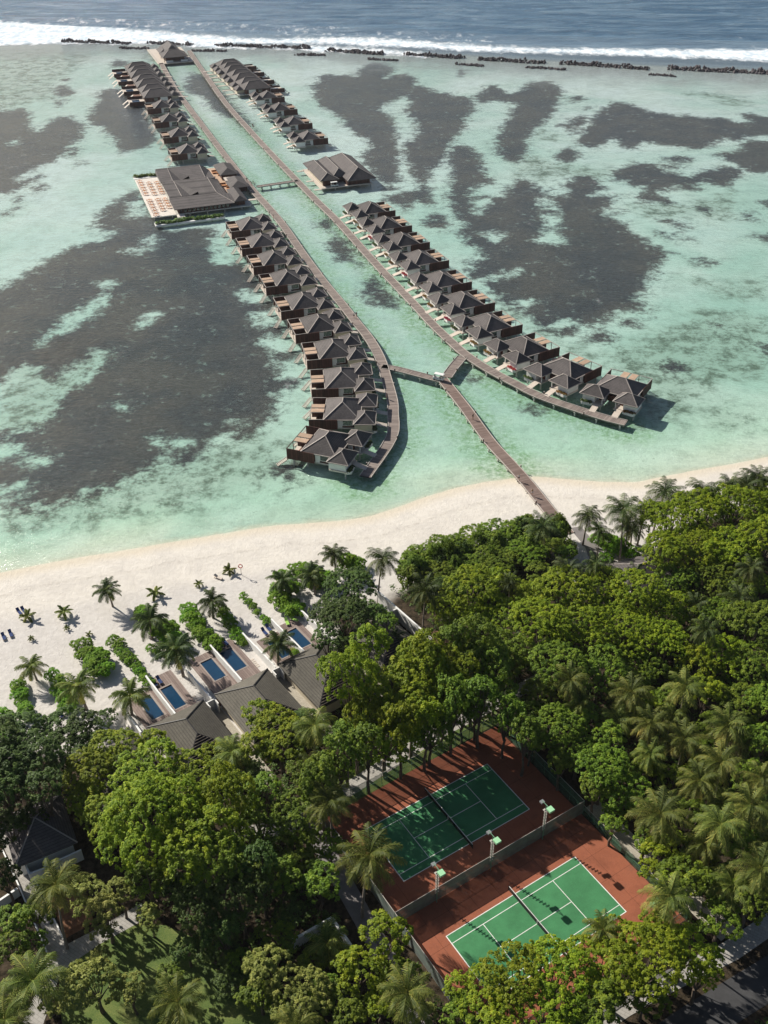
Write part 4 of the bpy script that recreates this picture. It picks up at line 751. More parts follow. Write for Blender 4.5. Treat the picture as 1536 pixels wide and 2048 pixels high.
# ---------------------------------------------------------------- spa
SPA = frame_obj('spa_building', (641.0, 377.3), 1.0, 18.3, 'three-ridged brown-roofed spa building on stilts beside the right-hand walkway', 'building')
m = MB(); m.box(0, 22.6, -.6, 29.5, .7, 1.1); m.build('floor_slab', 'cream', SPA)
for x0, x1, y0, y1, z0 in ((2, 7.6, 2.4, 27.5, 3.5), (7.6, 11.8, 6, 27.8, 3.5), (11.8, 21.8, 0, 29, 3.5)): m = MB(); m.box(x0, x1, y0, y1, 1.1, z0); m.build('wall', 'wood', SPA)
m = MB(); m.box(1.93, 2, 3.5, 26, 1.3, 3.2); m.build('pale_front', 'beige', SPA)
for x0, x1, y0, y1, zr, ze in ((.5, 8.8, 1.6, 30, 5.6, 3.6), (6.6, 14.4, 4.6, 31, 6.2, 3.62), (11.2, 24.0, -2.6, 32.5, 7.2, 3.64)):
    m = MB(); m.hip(x0, x1, y0, y1, ze, zr, 'y', 0, .2, .9); e = m.ends; sw_ = lambda q: (q[1], q[0], q[2]); ridge_caps(m, (sw_(e[0]), sw_(e[1]), [sw_(q) for q in e[2]]), .26, .1, 1); m.build('roof', ['shingle', 'trim'], SPA)
m = MB(); [m.bar((-2.9, y, 1.0), (.2, y, 1.0), 1.4, .2) for y in (-1.0, 11.6, 27.5)]; m.build('gangway', 'cream', SPA)
add_stilts(SPA, [(x, y) for x in (1, 6.5, 12, 17.5, 22) for y in (0, 6, 12, 18, 24, 29)], .7)
# ---------------------------------------------------------------- pavilion at the end of the walkways
END = frame_obj('overwater_pavilion', (215 + 780 / 7.68, 70 + 450 / 7.68), 1.0, 18.3, 'open hip-roofed pavilion on a deck at the seaward end of the walkways', 'pavilion')
m = MB(); m.box(0, 23, 0, 53, .75, 1.15); m.build('deck', 'cream', END)
m = MB(); m.hip(3.6, 20.4, 2.6, 19, 4.0, 7.3, 'x', 0, .2, .7); ridge_caps(m, m.ends, .25, .1, 1); m.build('main_roof', ['shingle', 'trim'], END)
m = MB(); m.hip(7, 18, 14, 40, 4.6, 8.6, 'y', 0, .2, .95); m.build('tall_roof', ['shingle', 'trim'], END)
m = MB(); m.hip(4.2, 10.6, 20, 37, 3.8, 5.6, 'y', 0, .2, .95); m.build('side_roof', 'shingle', END)
m = MB(); [m.box(x - .15, x + .15, y - .15, y + .15, 1.15, 4) for x in (4.6, 8.5, 12, 15.5, 19.4) for y in (3.6, 18)]; m.build('post', 'wood', END)
m = MB(); m.box(6, 18, 6, 36, 1.15, 3.7); m.build('wall', 'wood', END); m = MB(); m.box(5.5, 10, 2.2, 3.4, 1.15, 2.1); m.box(15, 19.5, 2.2, 3.4, 1.15, 2.1); m.build('counter', 'white', END)
m = MB(); [m.bar(a, b, .1, .1) for a, b in (((0, .1, 2.1), (0, 53, 2.1)), ((0, 53, 2.1), (23, 53, 2.1)))]; m.build('railing', 'rail', END)
add_stilts(END, [(x, y) for x in (.6, 6, 11.5, 17, 22.4) for y in (.6, 13, 26, 39, 52)], .75)
# ================================================================ BREAKWATERS
def ico():
    t = (1 + 5 ** .5) / 2; v = np.array([(-1, t, 0), (1, t, 0), (-1, -t, 0), (1, -t, 0), (0, -1, t), (0, 1, t), (0, -1, -t), (0, 1, -t), (t, 0, -1), (t, 0, 1), (-t, 0, -1), (-t, 0, 1)], float); v /= np.linalg.norm(v[0])
    f = [(0, 11, 5), (0, 5, 1), (0, 1, 7), (0, 7, 10), (0, 10, 11), (1, 5, 9), (5, 11, 4), (11, 10, 2), (10, 7, 6), (7, 1, 8), (3, 9, 4), (3, 4, 2), (3, 2, 6), (3, 6, 8), (3, 8, 9), (4, 9, 5), (2, 4, 11), (6, 2, 10), (8, 6, 7), (9, 8, 1)]
    return v, f
IV, IF = ico()
BW = [((123, 80), (259, 84), 6, 2.6, 'behind the surf at the far left'), ((240, 93), (297, 94), 4.5, 1.5, 'low one in front, left of the pavilion roof'), ((294, 83), (384, 87), 6, 2.6, 'directly behind the end pavilion'), ((382, 98), (452, 99), 4.5, 1.6, 'low one just right of the end pavilion'),
      ((428, 88), (621, 94), 6, 2.8, 'long one right of the end pavilion'), ((590, 106), (651, 107), 4.5, 1.6, 'short low one in front of the gap'), ((653, 98), (769, 105), 6, 2.8, 'between two gaps near the middle'), ((735, 115), (796, 118), 4, 1.3, 'thin low one near the middle'),
      ((809, 106), (929, 113), 6, 2.8, 'right of the middle gap'), ((911, 125), (970, 129), 4, 1.6, 'stub in front of the right-hand gap'), ((958, 115), (1090, 123), 6, 2.8, 'third long one from the right'), ((1053, 131), (1134, 136), 4, 1.3, 'low broken one nearer the lagoon'),
      ((1121, 123), (1299, 135), 6, 2.8, 'second long one from the right'), ((1296, 145), (1352, 149), 3.5, 1.0, 'small scatter before the last gap'), ((1334, 134), (1720, 151), 6.5, 3.0, 'longest one at the far right')]
for bi, (a, b, wd, ht, where) in enumerate(BW):
    A = G(a[0], a[1] + 3, -.2); B = G(b[0], b[1] + 3, -.2); d = B - A; Lg = d.length; d.normalize(); n = Vector((-d.y, d.x, 0)); rs = np.random.RandomState(bi)
    V, F = [], []; cnt = int(Lg * wd * (.62 if ht > 2 else .8))
    for _ in range(cnt):
        s = rs.rand() * Lg; u = rs.uniform(-1, 1); h = ht * (1 - abs(u) ** 1.5) * rs.uniform(.35, 1) * (.75 + .25 * math.sin(s * .35 + bi)); r = rs.uniform(.55, 1.15) if ht > 2 else rs.uniform(.6, .95)
        c = np.array(A + d * s + n * (u * wd / 2)); c[2] = -.3 + max(0, h - r * .5); v = IV * (r * rs.uniform(.7, 1.25, size=(12, 1))) * rs.uniform(.7, 1.2, size=3) + c; k = len(V); V += [tuple(q) for q in v]; F += [tuple(k + i for i in f) for f in IF]
    m = MB(); m.v, m.f, m.m = V, F, [0] * len(F); o = m.build('breakwater', 'rock'); tag(o, 'pile of dark boulders on the reef, ' + where, 'breakwater', 'boulder breakwaters along the reef')
# ================================================================ TENNIS COURTS
CTH = math.degrees(.558366); CO = Vector((7.59782, 79.54581, 0)); CL, CW = 23.77, 10.97
def cloc(u, v, z=0.0): a = math.radians(CTH); return Vector((CO.x + u * math.cos(a) + v * math.sin(a), CO.y + u * math.sin(a) - v * math.cos(a), z))
def mk_court(name, base, var, seams=True):
    m, nt, bs = newmat(name); oc = coord(nt, 'Object'); n1 = noise(nt, oc, .18, 5, .65); n2 = noise(nt, oc, 4.5, 4, .75); n3 = noise(nt, oc, .7, 4, .7)
    f = math_(nt, 'ADD', math_(nt, 'MULTIPLY', n1, .5), math_(nt, 'ADD', math_(nt, 'MULTIPLY', n2, .25), math_(nt, 'MULTIPLY', n3, .25)))
    c = mix(nt, ramp(nt, f, [(.32, 0.0), (.68, 1.0)]), tuple(v * (1 - var) for v in base), tuple(v * (1 + var) for v in base))
    if seams:
        sep = nt.nodes.new("ShaderNodeSeparateXYZ"); nt.links.new(oc, sep.inputs[0])
        for o_, k in ((0, 3.9), (1, 4.3)):
            fr = math_(nt, 'FRACT', math_(nt, 'MULTIPLY', math_(nt, 'ADD', sep.outputs[o_], 1.3), 1 / k)); c = mix(nt, math_(nt, 'MULTIPLY', math_(nt, 'LESS_THAN', fr, .016), .55), c, tuple(v * .25 for v in base))
        dirt = sstep(nt, math_(nt, 'ADD', n1, math_(nt, 'MULTIPLY', n3, .3)), .66, .9); c = mix(nt, math_(nt, 'MULTIPLY', dirt, .5), c, (.07, .045, .035))
    nt.links.new(c, bs.inputs['Base Color']); bs.inputs['Roughness'].default_value = .85; bs.inputs['Specular IOR Level'].default_value = .2; bump(nt, bs, n2, .25, .02); return m
M['court_red'] = mk_court('terracotta_hard_court', (.29, .098, .054), .34); M['court_green'] = mk_court('green_hard_court', (.055, .200, .085), .30, False)
def mk_screen(name, col, alpha, cell=None):
    m, nt, bs = newmat(name); out = nt.nodes['Material Output']; oc = coord(nt, 'Object'); n = noise(nt, oc, .8, 5, .7)
    nt.links.new(mix(nt, n, tuple(v * .6 for v in col), tuple(v * 1.4 for v in col)), bs.inputs['Base Color']); bs.inputs['Roughness'].default_value = .8
    tr = nt.nodes.new("ShaderNodeBsdfTransparent"); ms = nt.nodes.new("ShaderNodeMixShader"); nt.links.new(math_(nt, 'MULTIPLY_ADD', n, .3, alpha - .15, clamp=True), ms.inputs[0]); nt.links.new(tr.outputs[0], ms.inputs[1]); nt.links.new(bs.outputs[0], ms.inputs[2]); nt.links.new(ms.outputs[0], out.inputs['Surface']); return m
M['netmesh'] = mk_screen('black_net', (.02, .02, .02), .72); M['windscreen'] = mk_screen('grey_green_windscreen', (.20, .24, .215), .66); M['greenmesh'] = mk_screen('green_chain_link', (.07, .17, .10), .34)
M['cream2'] = simple('worn_timber_edge', (.30, .25, .22), .7, .15, 3)
M['trimdark'] = simple('brown_slat', (.12, .095, .075), .6, .2, 3)
M['lampgreen'] = simple('pale_green_enamel', (.33, .62, .36), .4, .06, 3)
ap = MB(); ap.box(-5.0, 29.8, -16.4, 27.1, -.3, .012); APR = ap.build('court_apron', 'court_red'); APR.location = CO; APR.rotation_euler.z = math.radians(CTH); tag(APR, kind='structure')
for ci, (du, dv, lab) in enumerate(((0, 0, 'sunlit green tennis court with red surround, nearer the camera'), (-.12, -21.387, 'shaded green tennis court with red surround, beyond the dividing fence'))):
    p = cloc(du, dv); r = empty('tennis_court', (p.x, p.y, 0), math.radians(CTH), lab, 'tennis court', 'pair of tennis courts')
    m = MB(); m.box(0, CL, -CW, 0, .013, .024); m.build('playing_surface', 'court_green', r)
    l = MB(); w_ = .06; H = CL / 2
    def ln(x0, y0, x1, y1, t=.05, m_=None):
        if x0 == x1: l.box(x0 - t, x0 + t, -max(y0, y1), -min(y0, y1), .025, .029)
        else: l.box(min(x0, x1) , max(x0, x1), -y0 - t, -y0 + t, .0252, .0293)
    ln(.05, 0, .05, CW, .07); ln(CL - .05, 0, CL - .05, CW, .07); ln(.13, .05, CL - .13, .05, .06); ln(.13, CW - .05, CL - .13, CW - .05, .06); ln(.13, 1.372, CL - .13, 1.372); ln(.13, CW - 1.372, CL - .13, CW - 1.372)
    for x in (H - 6.401, H + 6.401): ln(x, 1.43, x, CW - 1.43)
    ln(H - 6.34, CW / 2, H + 6.34, CW / 2)
    l.build('court_lines', 'line', r)
    n = MB(); n.box(H - .012, H + .012, -CW - .9, .9, .06, .93); nn_ = n.build('net', 'netmesh', r)
    n = MB(); n.box(H - .03, H + .03, -CW - .9, .9, .931, 1.03); n.build('net_band', 'white', nn_)
    n = MB(); n.box(H - .04, H + .04, -CW / 2 - .03, -CW / 2 + .03, .03, 1.035); n.build('centre_strap', 'white', nn_)
    for y in (-CW - .95, .95): n = MB(); n.tube([(H, y, 0), (H, y, 1.1)], .05, 8); n.build('net_post', 'blackplastic', nn_)
def fence(a, b, label, mat, h=3.0, step=2.9, post='metal'):
    A, B = cloc(*a), cloc(*b); d = B - A; Lg = d.length; r = empty('court_fence', A, math.atan2(d.y, d.x), label, 'fence', 'fences round the tennis courts')
    m = MB(); m.box(0, Lg, -.006, .006, .03, h - .06); m.build('mesh_panel', mat, r)
    m = MB(); m.tube([(0, 0, h), (Lg, 0, h)], .045, 6); m.build('top_rail', 'rail', r); m = MB(); m.tube([(0, .012, h * .5), (Lg, .012, h * .5)], .025, 5); m.build('mid_rail', post, r)
    n = int(round(Lg / step)); pm = None
    for i in range(n + 1):
        if pm is None: m = MB(); m.tube([(0, 0, 0), (0, 0, h)], .045, 6); o = m.build('post', post, r); pm = o.data
        else: o = bpy.data.objects.new('post', pm); COL.objects.link(o); o.parent = r
        o.location = (Lg * i / n, .05, 0)
fence((-5.0, -5.3), (30.0, -5.3), 'long grey-green fence dividing the two tennis courts', 'windscreen')
fence((-5.0, -27.1), (-5.0, -5.35), 'fence along the left end of the shaded tennis court', 'windscreen'); fence((-5.0, -5.25), (-5.0, 16.4), 'fence along the left end of the sunlit tennis court', 'windscreen')
fence((-4.95, -27.1), (30.0, -27.1), 'green mesh fence along the far side of the shaded tennis court', 'greenmesh'); fence((30.05, -27.1), (30.05, -5.35), 'green fence along the right end of the shaded tennis court', 'greenmesh')
fence((30.05, -5.25), (30.05, 16.4), 'low green fence along the right end of the sunlit tennis court', 'greenmesh', 2.0); fence((-4.95, 16.45), (30.0, 16.45), 'fence along the near side of the sunlit tennis court', 'greenmesh')
for i, u in enumerate((2.0, 11.75, 21.7)):
    r = empty('floodlight_mast', cloc(u, -5.05), math.radians(CTH), 'green floodlight mast with climbing rungs, %s along the dividing fence' % ('leftmost', 'middle one', 'rightmost')[i], 'floodlight', 'floodlight masts between the courts')
    m = MB(); m.tube([(0, 0, 0), (0, 0, 8.0)], [.08, .055], 8); m.build('mast', 'metal', r)
    m = MB(); [m.bar((-.32, 0, 2.4 + .36 * k), (.32, 0, 2.4 + .36 * k), .08) for k in range(14)]; m.build('rungs', 'rail', r)
    m = MB(); m.bar((0, 1.0, 8.0), (0, -.7, 8.0), .08); m.build('crossarm', 'metal', r)
    m = MB(); m.box(-.45, .45, -1.35, -.45, 7.75, 8.1); o = m.build('lamp_head', 'lampgreen', r)
    m = MB(); m.box(-.32, .32, .7, 1.25, 7.6, 7.85); o = m.build('lamp_head', 'grey_metal', r)
    m = MB(); m.box(-.4, .4, -.25, .25, 6.9, 7.0); [m.bar((x, -.25, 7.0), (x, .25, 7.0), .05) for x in (-.4, 0, .4)]; m.build('ballast_box', 'rail', r)
# ================================================================ PATHS, LAWNS, ROAD
def sheet(name, pts, z, mat, kind='structure', th=.3):
    m = MB(); m.prism([(p[0], p[1]) for p in pts], z - th, z); o = m.build(name, mat); tag(o, kind=kind); return o
def strip(name, pts, w_, z, mat, kind='structure'):
    fr = frames([Vector(p) for p in pts]); m = MB()
    for i in range(len(fr) - 1):
        (p, n, _, s), (q, k, _, t) = fr[i], fr[i + 1]; a, b, c, d = p - n * w_ / 2, p + n * w_ / 2, q + k * w_ / 2, q - k * w_ / 2
        m.face([(a.x, a.y, z), (d.x, d.y, z), (c.x, c.y, z), (b.x, b.y, z)], 0, [(0, s), (0, t), (w_, t), (w_, s)])
    o = m.build(name, mat); tag(o, kind=kind); return o
def mk_paving(name, c1, c2, cell=1.0):
    m, nt, bs = newmat(name); oc = coord(nt, 'Object'); mp = nt.nodes.new("ShaderNodeMapping"); mp.inputs['Rotation'].default_value = (0, 0, math.radians(CTH)); nt.links.new(oc, mp.inputs[0])
    br = nt.nodes.new("ShaderNodeTexBrick"); nt.links.new(mp.outputs[0], br.inputs['Vector']); br.inputs['Scale'].default_value = cell; br.inputs['Mortar Size'].default_value = .012; br.inputs['Bias'].default_value = 0
    br.inputs['Color1'].default_value = (*c1, 1); br.inputs['Color2'].default_value = (*c2, 1); br.inputs['Mortar'].default_value = (*[v * .55 for v in c1], 1); n = noise(nt, oc, 1.3, 5, .7)
    nt.links.new(mix(nt, math_(nt, 'MULTIPLY', n, .55), br.outputs[0], tuple(v * .62 for v in c1)), bs.inputs['Base Color']); bs.inputs['Roughness'].default_value = .9; return m
M['paving'] = mk_paving('pale_paving_slabs', (.36, .34, .31), (.43, .41, .38), .55); M['paving_warm'] = mk_paving('warm_paving_slabs', (.40, .36, .29), (.47, .43, .35), .8)
def mk_lawn():
    m, nt, bs = newmat('lawn_grass'); oc = coord(nt, 'Object'); n1 = noise(nt, oc, .25, 4); n2 = noise(nt, oc, 5, 4, .8); f = math_(nt, 'ADD', math_(nt, 'MULTIPLY', n1, .5), math_(nt, 'MULTIPLY', n2, .5))
    nt.links.new(ramp(nt, f, [(.36, (.040, .080, .014)), (.5, (.090, .135, .026)), (.62, (.17, .19, .05))]), bs.inputs['Base Color']); bs.inputs['Roughness'].default_value = .95; bump(nt, bs, n2, .6, .06); return m
M['lawn'] = mk_lawn()
def GW(pts, z=0.0): return [tuple(G(x, y, z)[:2]) for x, y in pts]
sheet('lawn', GW([(118, 1935), (150, 1922), (200, 1890), (240, 1850), (330, 1850), (420, 1890), (520, 1950), (600, 2048), (640, 2160), (140, 2160), (118, 2000)]), .02, 'lawn', th=.2)
sheet('lawn', GW([(622, 1652), (1004, 1442), (985, 1412), (880, 1440), (600, 1600)]), .02, 'lawn', th=.2)
strip('garden_path', [(-24, 97), (-15, 98.5), (-9, 103.5), (0, 110.6), (9, 117.6), (20, 124.5), (30, 131)], 2.8, .035, 'paving')
strip('garden_path', [(-13.5, 101), (-11.4, 97.6), (-10.6, 95.4), (-4.2, 83), (2, 71), (8, 58)], 2.9, .039, 'pathd')
strip('garden_path', [(31.9, 101.6), (36, 95), (41.6, 87), (47, 79)], 3.2, .034, 'paving_warm')
sheet('garden_path', [(-61.5, 99.5), (-59.2, 99.7), (-56.3, 94.7), (-54.5, 92.1), (-45.4, 79.2), (-41.2, 81.9), (-36, 85.6), (-35, 83), (-40.6, 79.3), (-43.5, 76.8), (-45.1, 74.9), (-45.7, 66), (-44.5, 58), (-47.5, 58), (-48.3, 68.3), (-47.4, 74.5), (-47.3, 77.6), (-58.5, 94.7)], .036, 'paving', th=.2)
strip('garden_path', [(18, 62), (30, 69), (34.5, 71.3), (46.5, 76.6), (53, 80.4), (66, 88)], 2.8, .037, 'paving')
strip('road', [(24, 58), (40, 67.2), (52, 73.4), (70, 83)], 5.0, .03, 'asphalt')
sheet('garden_path', [(40.6, 175.8), (43.2, 176.4), (45.6, 168.7), (48.5, 163), (46.5, 160), (43.0, 163.5), (42.8, 169)], .034, 'pathd', th=.2)
sheet('garden_bed', [(-53.2, 91.5), (-45.6, 80.3), (-42.2, 82.6), (-47.5, 92)], .021, simple('red_brown_soil', (.20, .10, .055), .95, .4, 1.2, .4), th=.2)
sheet('garden_bed', GW([(862, 1262), (905, 1262), (925, 1290), (895, 1310), (868, 1292)]), .02, simple('bare_earth', (.20, .12, .075), .95, .5, .8, .4), th=.2)
# ================================================================ POOL VILLAS BEHIND THE BEACH
PA = 35.4; PO = G(240 + 170 / 3.339, 1180 + 565 / 3.339, 2.0)
def ploc(x, y, z=0.0): a = math.radians(PA); return Vector((PO.x + x * math.cos(a) - y * math.sin(a), PO.y + x * math.sin(a) + y * math.cos(a), z))
def pempty(name, x, y, label, cat, group=None): return empty(name, ploc(x, y), math.radians(PA), label, cat, group)
def stepped_wall(x, y0, y1, h0, h1, label, th=.22, steps=5):
    r = pempty('garden_wall', x, 0, label, 'wall', 'white walls between the pool terraces'); m = MB(); n = steps
    for i in range(n):
        a, b = y0 + (y1 - y0) * i / n, y0 + (y1 - y0) * (i + 1) / n; h = h0 + (h1 - h0) * (i + .5) / n; m.box(-th / 2, th / 2, min(a, b), max(a, b) - .002, -.1, h)
    m.build('wall', 'white', r); c = MB()
    for i in range(n):
        a, b = y0 + (y1 - y0) * i / n, y0 + (y1 - y0) * (i + 1) / n; h = h0 + (h1 - h0) * (i + .5) / n; c.box(-th / 2 - .04, th / 2 + .04, min(a, b) + .03, max(a, b) - .03, h + .003, h + .06)
    c.build('coping', 'whitep', r)
W5 = [(0, 0, -13.6, 'second pool divider from the left'), (13.2, .3, -11.8, 'pool divider in the middle of the row'), (26.15, -.2, -13.7, 'pool divider near the right end')]
for x, a, b, w_ in W5: stepped_wall(x, a, b, 1.7, 2.2, 'tall white wall between two blue pools, ' + w_)
for x, a, b, w_ in ((6.7, -2.4, -12.6, 'left of the middle'), (19.8, -.2, -12.6, 'right of the middle'), (32.2, 1, -14, 'at the right-hand end'), (-6.6, -2, -12.6, 'half hidden at the left-hand end')): stepped_wall(x, a, b, 1.5, 2.3, 'stepped white wall dividing two neighbouring gardens, ' + w_)
POOLS = [(-3.3, -1.0, -3.3, -9.3, 'leftmost'), (1.05, 3.2, -3.3, -9.4, 'second from the left'), (10.0, 12.3, -1.5, -7.3, 'third from the left'), (14.2, 16.6, -1.2, -7.4, 'fourth from the left'), (22.8, 25.1, -4.0, -9.6, 'fifth from the left, half under a palm'), (27.3, 29.4, -3.8, -9.4, 'rightmost')]
TER = [(-5.0, -.14, -2.2, -12.2), (.14, 4.8, .2, -12.2), (8.4, 13.06, .4, -11.6), (13.34, 17.9, 1.1, -11.6), (21.4, 26.0, -2.6, -12.4), (26.3, 30.9, -1.4, -12.2)]
for (x0, x1, y0, y1, w_), (a, b, c, d) in zip(POOLS, TER):
    r = pempty('pool_terrace', (x0 + x1) / 2, (y0 + y1) / 2, 'timber terrace around a narrow blue plunge pool, ' + w_, 'pool terrace', 'plunge pools on timber terraces'); cx, cy = (x0 + x1) / 2, (y0 + y1) / 2
    m = MB(); m.box(a - cx, b - cx, y0 - cy + .25, c - cy, .0, .28); m.box(a - cx, b - cx, d - cy, y1 - cy - .25, 0, .28); m.box(a - cx, x0 - cx - .25, y1 - cy - .248, y0 - cy + .248, 0, .28); m.box(x1 - cx + .25, b - cx, y1 - cy - .248, y0 - cy + .248, 0, .28); m.build('decking', 'pooldeck', r)
    m = MB(); m.box(x0 - cx - .25, x1 - cx + .25, y0 - cy, y0 - cy + .25, 0, .31); m.box(x0 - cx - .25, x1 - cx + .25, y1 - cy - .25, y1 - cy, 0, .31); m.box(x0 - cx - .25, x0 - cx, y1 - cy, y0 - cy, 0, .31); m.box(x1 - cx, x1 - cx + .25, y1 - cy, y0 - cy, 0, .31); m.build('coping', 'cream2', r)
    m = MB(); m.box(x0 - cx, x1 - cx, y1 - cy, y0 - cy, -.02, .16); m.build('water', 'poolwater', r)
    m = MB(); m.box(a - cx, b - cx, d - cy - .05, d - cy + .02, .28, .36); m.build('deck_step', 'wood', r)
    m = MB(); [m.box(b - cx + .15, b - cx + .75, y1 - cy - 1.2 + .55 * k, y1 - cy - .85 + .55 * k, 0, .05) for k in range(5)]; m.build('stepping_slabs', 'cream', r)
NMV = ['left', 'centre', 'right']
for i, (cx, dark) in enumerate(((-.3, 0), (12.6, 0), (25.4, 1), (38.6, 1), (-13.3, 1))):
    where = ('left of the three clear ones', 'middle of the three clear ones', 'right one under palm shade', 'far right one among trees', 'hidden far left one')[i]
    r = pempty('pool_villa', cx, -19.5, 'olive-grey hip-roofed beach villa behind the plunge pools, ' + where, 'villa', 'hip-roofed villas behind the pools')
    m = MB(); m.hip(-5.4, 5.4, -7.4, 6.6, 3.1, 6.0, 'y', 0, .18, .92); e = m.ends; sw_ = lambda q: (q[1], q[0], q[2]); ridge_caps(m, (sw_(e[0]), sw_(e[1]), [sw_(q) for q in e[2]]), .18, .07, 1); m.build('roof', ['shingle2', 'dark'], r)
    m = MB(); m.box(-4.6, 4.6, -6.6, 5.8, 0, 3.05); m.build('wall', 'beige', r); m = MB(); m.box(-4, -.4, 5.8, 5.86, .3, 2.5); m.box(.4, 4, 5.8, 5.86, .3, 2.5); m.build('glass_door', 'glass', r)
    # slatted porch gable on the inland side, shade behind the slats painted near-black
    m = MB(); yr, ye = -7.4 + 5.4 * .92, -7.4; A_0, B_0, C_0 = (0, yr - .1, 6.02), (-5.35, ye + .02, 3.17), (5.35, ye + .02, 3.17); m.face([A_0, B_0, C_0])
    for k in range(1, 13): t = k / 13; m.bar((-5.3 * t, yr - .1 + (ye - yr) * t, 6.06 - 2.85 * t), (5.3 * t, yr - .1 + (ye - yr) * t, 6.06 - 2.85 * t), .10, .10, 1)
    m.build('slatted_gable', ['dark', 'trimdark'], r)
for i, x in enumerate((6.3, 19.6, 32.6)):
    r = pempty('entrance_court', x, -13.0, 'small white-walled entrance court with a red-brown door, %s of three' % ('left', 'middle', 'right')[i], 'wall', 'white entrance courts')
    m = MB(); m.box(-.9, .9, -.2, 0, -.1, 2.3); m.box(-.9, -.7, -1.5, -.202, -.1, 2.3); m.box(.7, .9, -1.5, -.202, -.1, 2.3); m.box(-1.6, -.902, -.2, 0, -.1, 1.9); m.build('wall', 'white', r); m = MB(); m.box(.902, 1.9, -.12, -.02, 0, 2.0); m.build('gate', 'door', r)
    sheet('garden_path', [tuple(ploc(x + a, y)[:2]) for a, y in ((-1.3, -13.3), (1.35, -13.3), (1.35, -33), (-1.3, -33))], .033, 'paving_warm', th=.2)
    m = MB(); m.box(-.08, .08, -9.5, 0, -.1, .75); o = m.build('low_wall', 'white'); o.location = ploc(x + 1.9, -15.5); o.rotation_euler.z = math.radians(PA); tag(o, 'low white garden wall beside the paved path, %s villa gap' % ('left', 'middle', 'right')[i], 'wall', 'low white garden walls')
# compound wall of the house half hidden among trees
r = pempty('compound_wall', 46.6, -13.5, 'long tall white boundary wall running inland between the trees', 'wall'); m = MB(); m.box(-.12, .12, -10.8, 6.5, -.1, 3.0); m.box(-3.0, -.122, -.12, .12, -.1, 3.0); m.build('wall', 'white', r); m = MB(); m.box(-.17, .17, -10.8, 6.5, 3.003, 3.08); m.build('coping', 'whitep', r)
def wallrun(pts, h, label, th=.2, grp='white garden walls', mat='white'):
    o0 = Vector((*pts[0], 0)); r = empty('garden_wall', o0, 0, label, 'wall', grp); m = MB(); c = MB()
    for a, b in zip(pts[:-1], pts[1:]): m.bar((a[0] - o0.x, a[1] - o0.y, h / 2 - .05), (b[0] - o0.x, b[1] - o0.y, h / 2 - .05), th, h + .1); c.bar((a[0] - o0.x, a[1] - o0.y, h + .03), (b[0] - o0.x, b[1] - o0.y, h + .03), th + .08, .054)
    m.build('wall', mat, r); c.build('coping', 'whitep', r)
wallrun([(-13.6, 78.1), (-8.3, 81.4), (-5.1, 76.5)], 2.0, 'grey-white angled wall standing in the trees left of the sunlit court', .35)
wallrun([(-58.8, 94.6), (-55.2, 89.4), (-47.6, 77.9)], .5, 'thin white kerb wall along the left edge of the bottom-left path', .12); wallrun([(-54.2, 91.9), (-50.2, 86.2), (-45.5, 79.4)], .5, 'thin white kerb wall along the right edge of the bottom-left path', .12)
wallrun([(-54.1, 87.2), (-56.2, 85.2), (-59.5, 84.4)], 1.7, 'white wall at the left picture edge beside the path', .25); wallrun([(-54.0, 91.0), (-52.9, 89.3), (-50.9, 90.2), (-51.2, 92.3)], 2.1, 'white courtyard wall in front of the dark-roofed house'); wallrun([(-49.9, 91.0), (-46.2, 93.2)], 2.2, 'white wall right of the dark-roofed house courtyard')
for (x, y, a, hx, hy, z0, z1, lab) in ((-53.2, 96.2, 28, 4.6, 5.2, 3.2, 6.0, 'dark shaded hip-roofed house beside the bottom-left path'), (51.6, 156.4, 20, 5.2, 4.6, 3.0, 5.2, 'grey hip-roofed beach building peeping out behind the right-hand palms'), (41.6, 155.6, 20, 4.0, 3.4, 3.0, 4.9, 'smaller grey-roofed beach hut left of the grey hip-roofed building')):
    r = empty('garden_house', (x, y, 0), math.radians(a), lab, 'house'); m = MB(); m.hip(-hx, hx, -hy, hy, z0, z1, 'x', 0, .16, .9); ridge_caps(m, m.ends, .18, .08, 1); m.build('roof', ['shingle', 'trim'], r); m = MB(); m.box(-hx + .7, hx - .7, -hy + .7, hy - .7, 0, z0 - .05); m.build('wall', 'white', r)
# ================================================================ LOUNGERS AND BEACH THINGS
def make_lounger(fab):
    r = empty('sun_lounger'); m = MB(); m.box(-.33, .33, -.95, .95, .24, .30); [m.box(x - .04, x + .04, y - .04, y + .04, 0, .24) for x in (-.28, .28) for y in (-.85, .85)]; m.build('frame', 'cream', r)
    m = MB(); m.box(-.30, .30, -.93, .28, .302, .38); m.build('cushion', fab, r); m = MB(); m.face([(-.3, .28, .32), (.3, .28, .32), (.3, .93, .72), (-.3, .93, .72)]); m.face([(-.3, .28, .40), (-.3, .93, .80), (.3, .93, .80), (.3, .28, .40)]); m.face([(-.3, .93, .72), (.3, .93, .72), (.3, .93, .8), (-.3, .93, .8)]); m.face([(.3, .28, .32), (.3, .28, .4), (.3, .93, .8), (.3, .93, .72)]); m.face([(-.3, .28, .4), (-.3, .28, .32), (-.3, .93, .72), (-.3, .93, .8)]); m.build('backrest', fab, r); return r
LT = {}
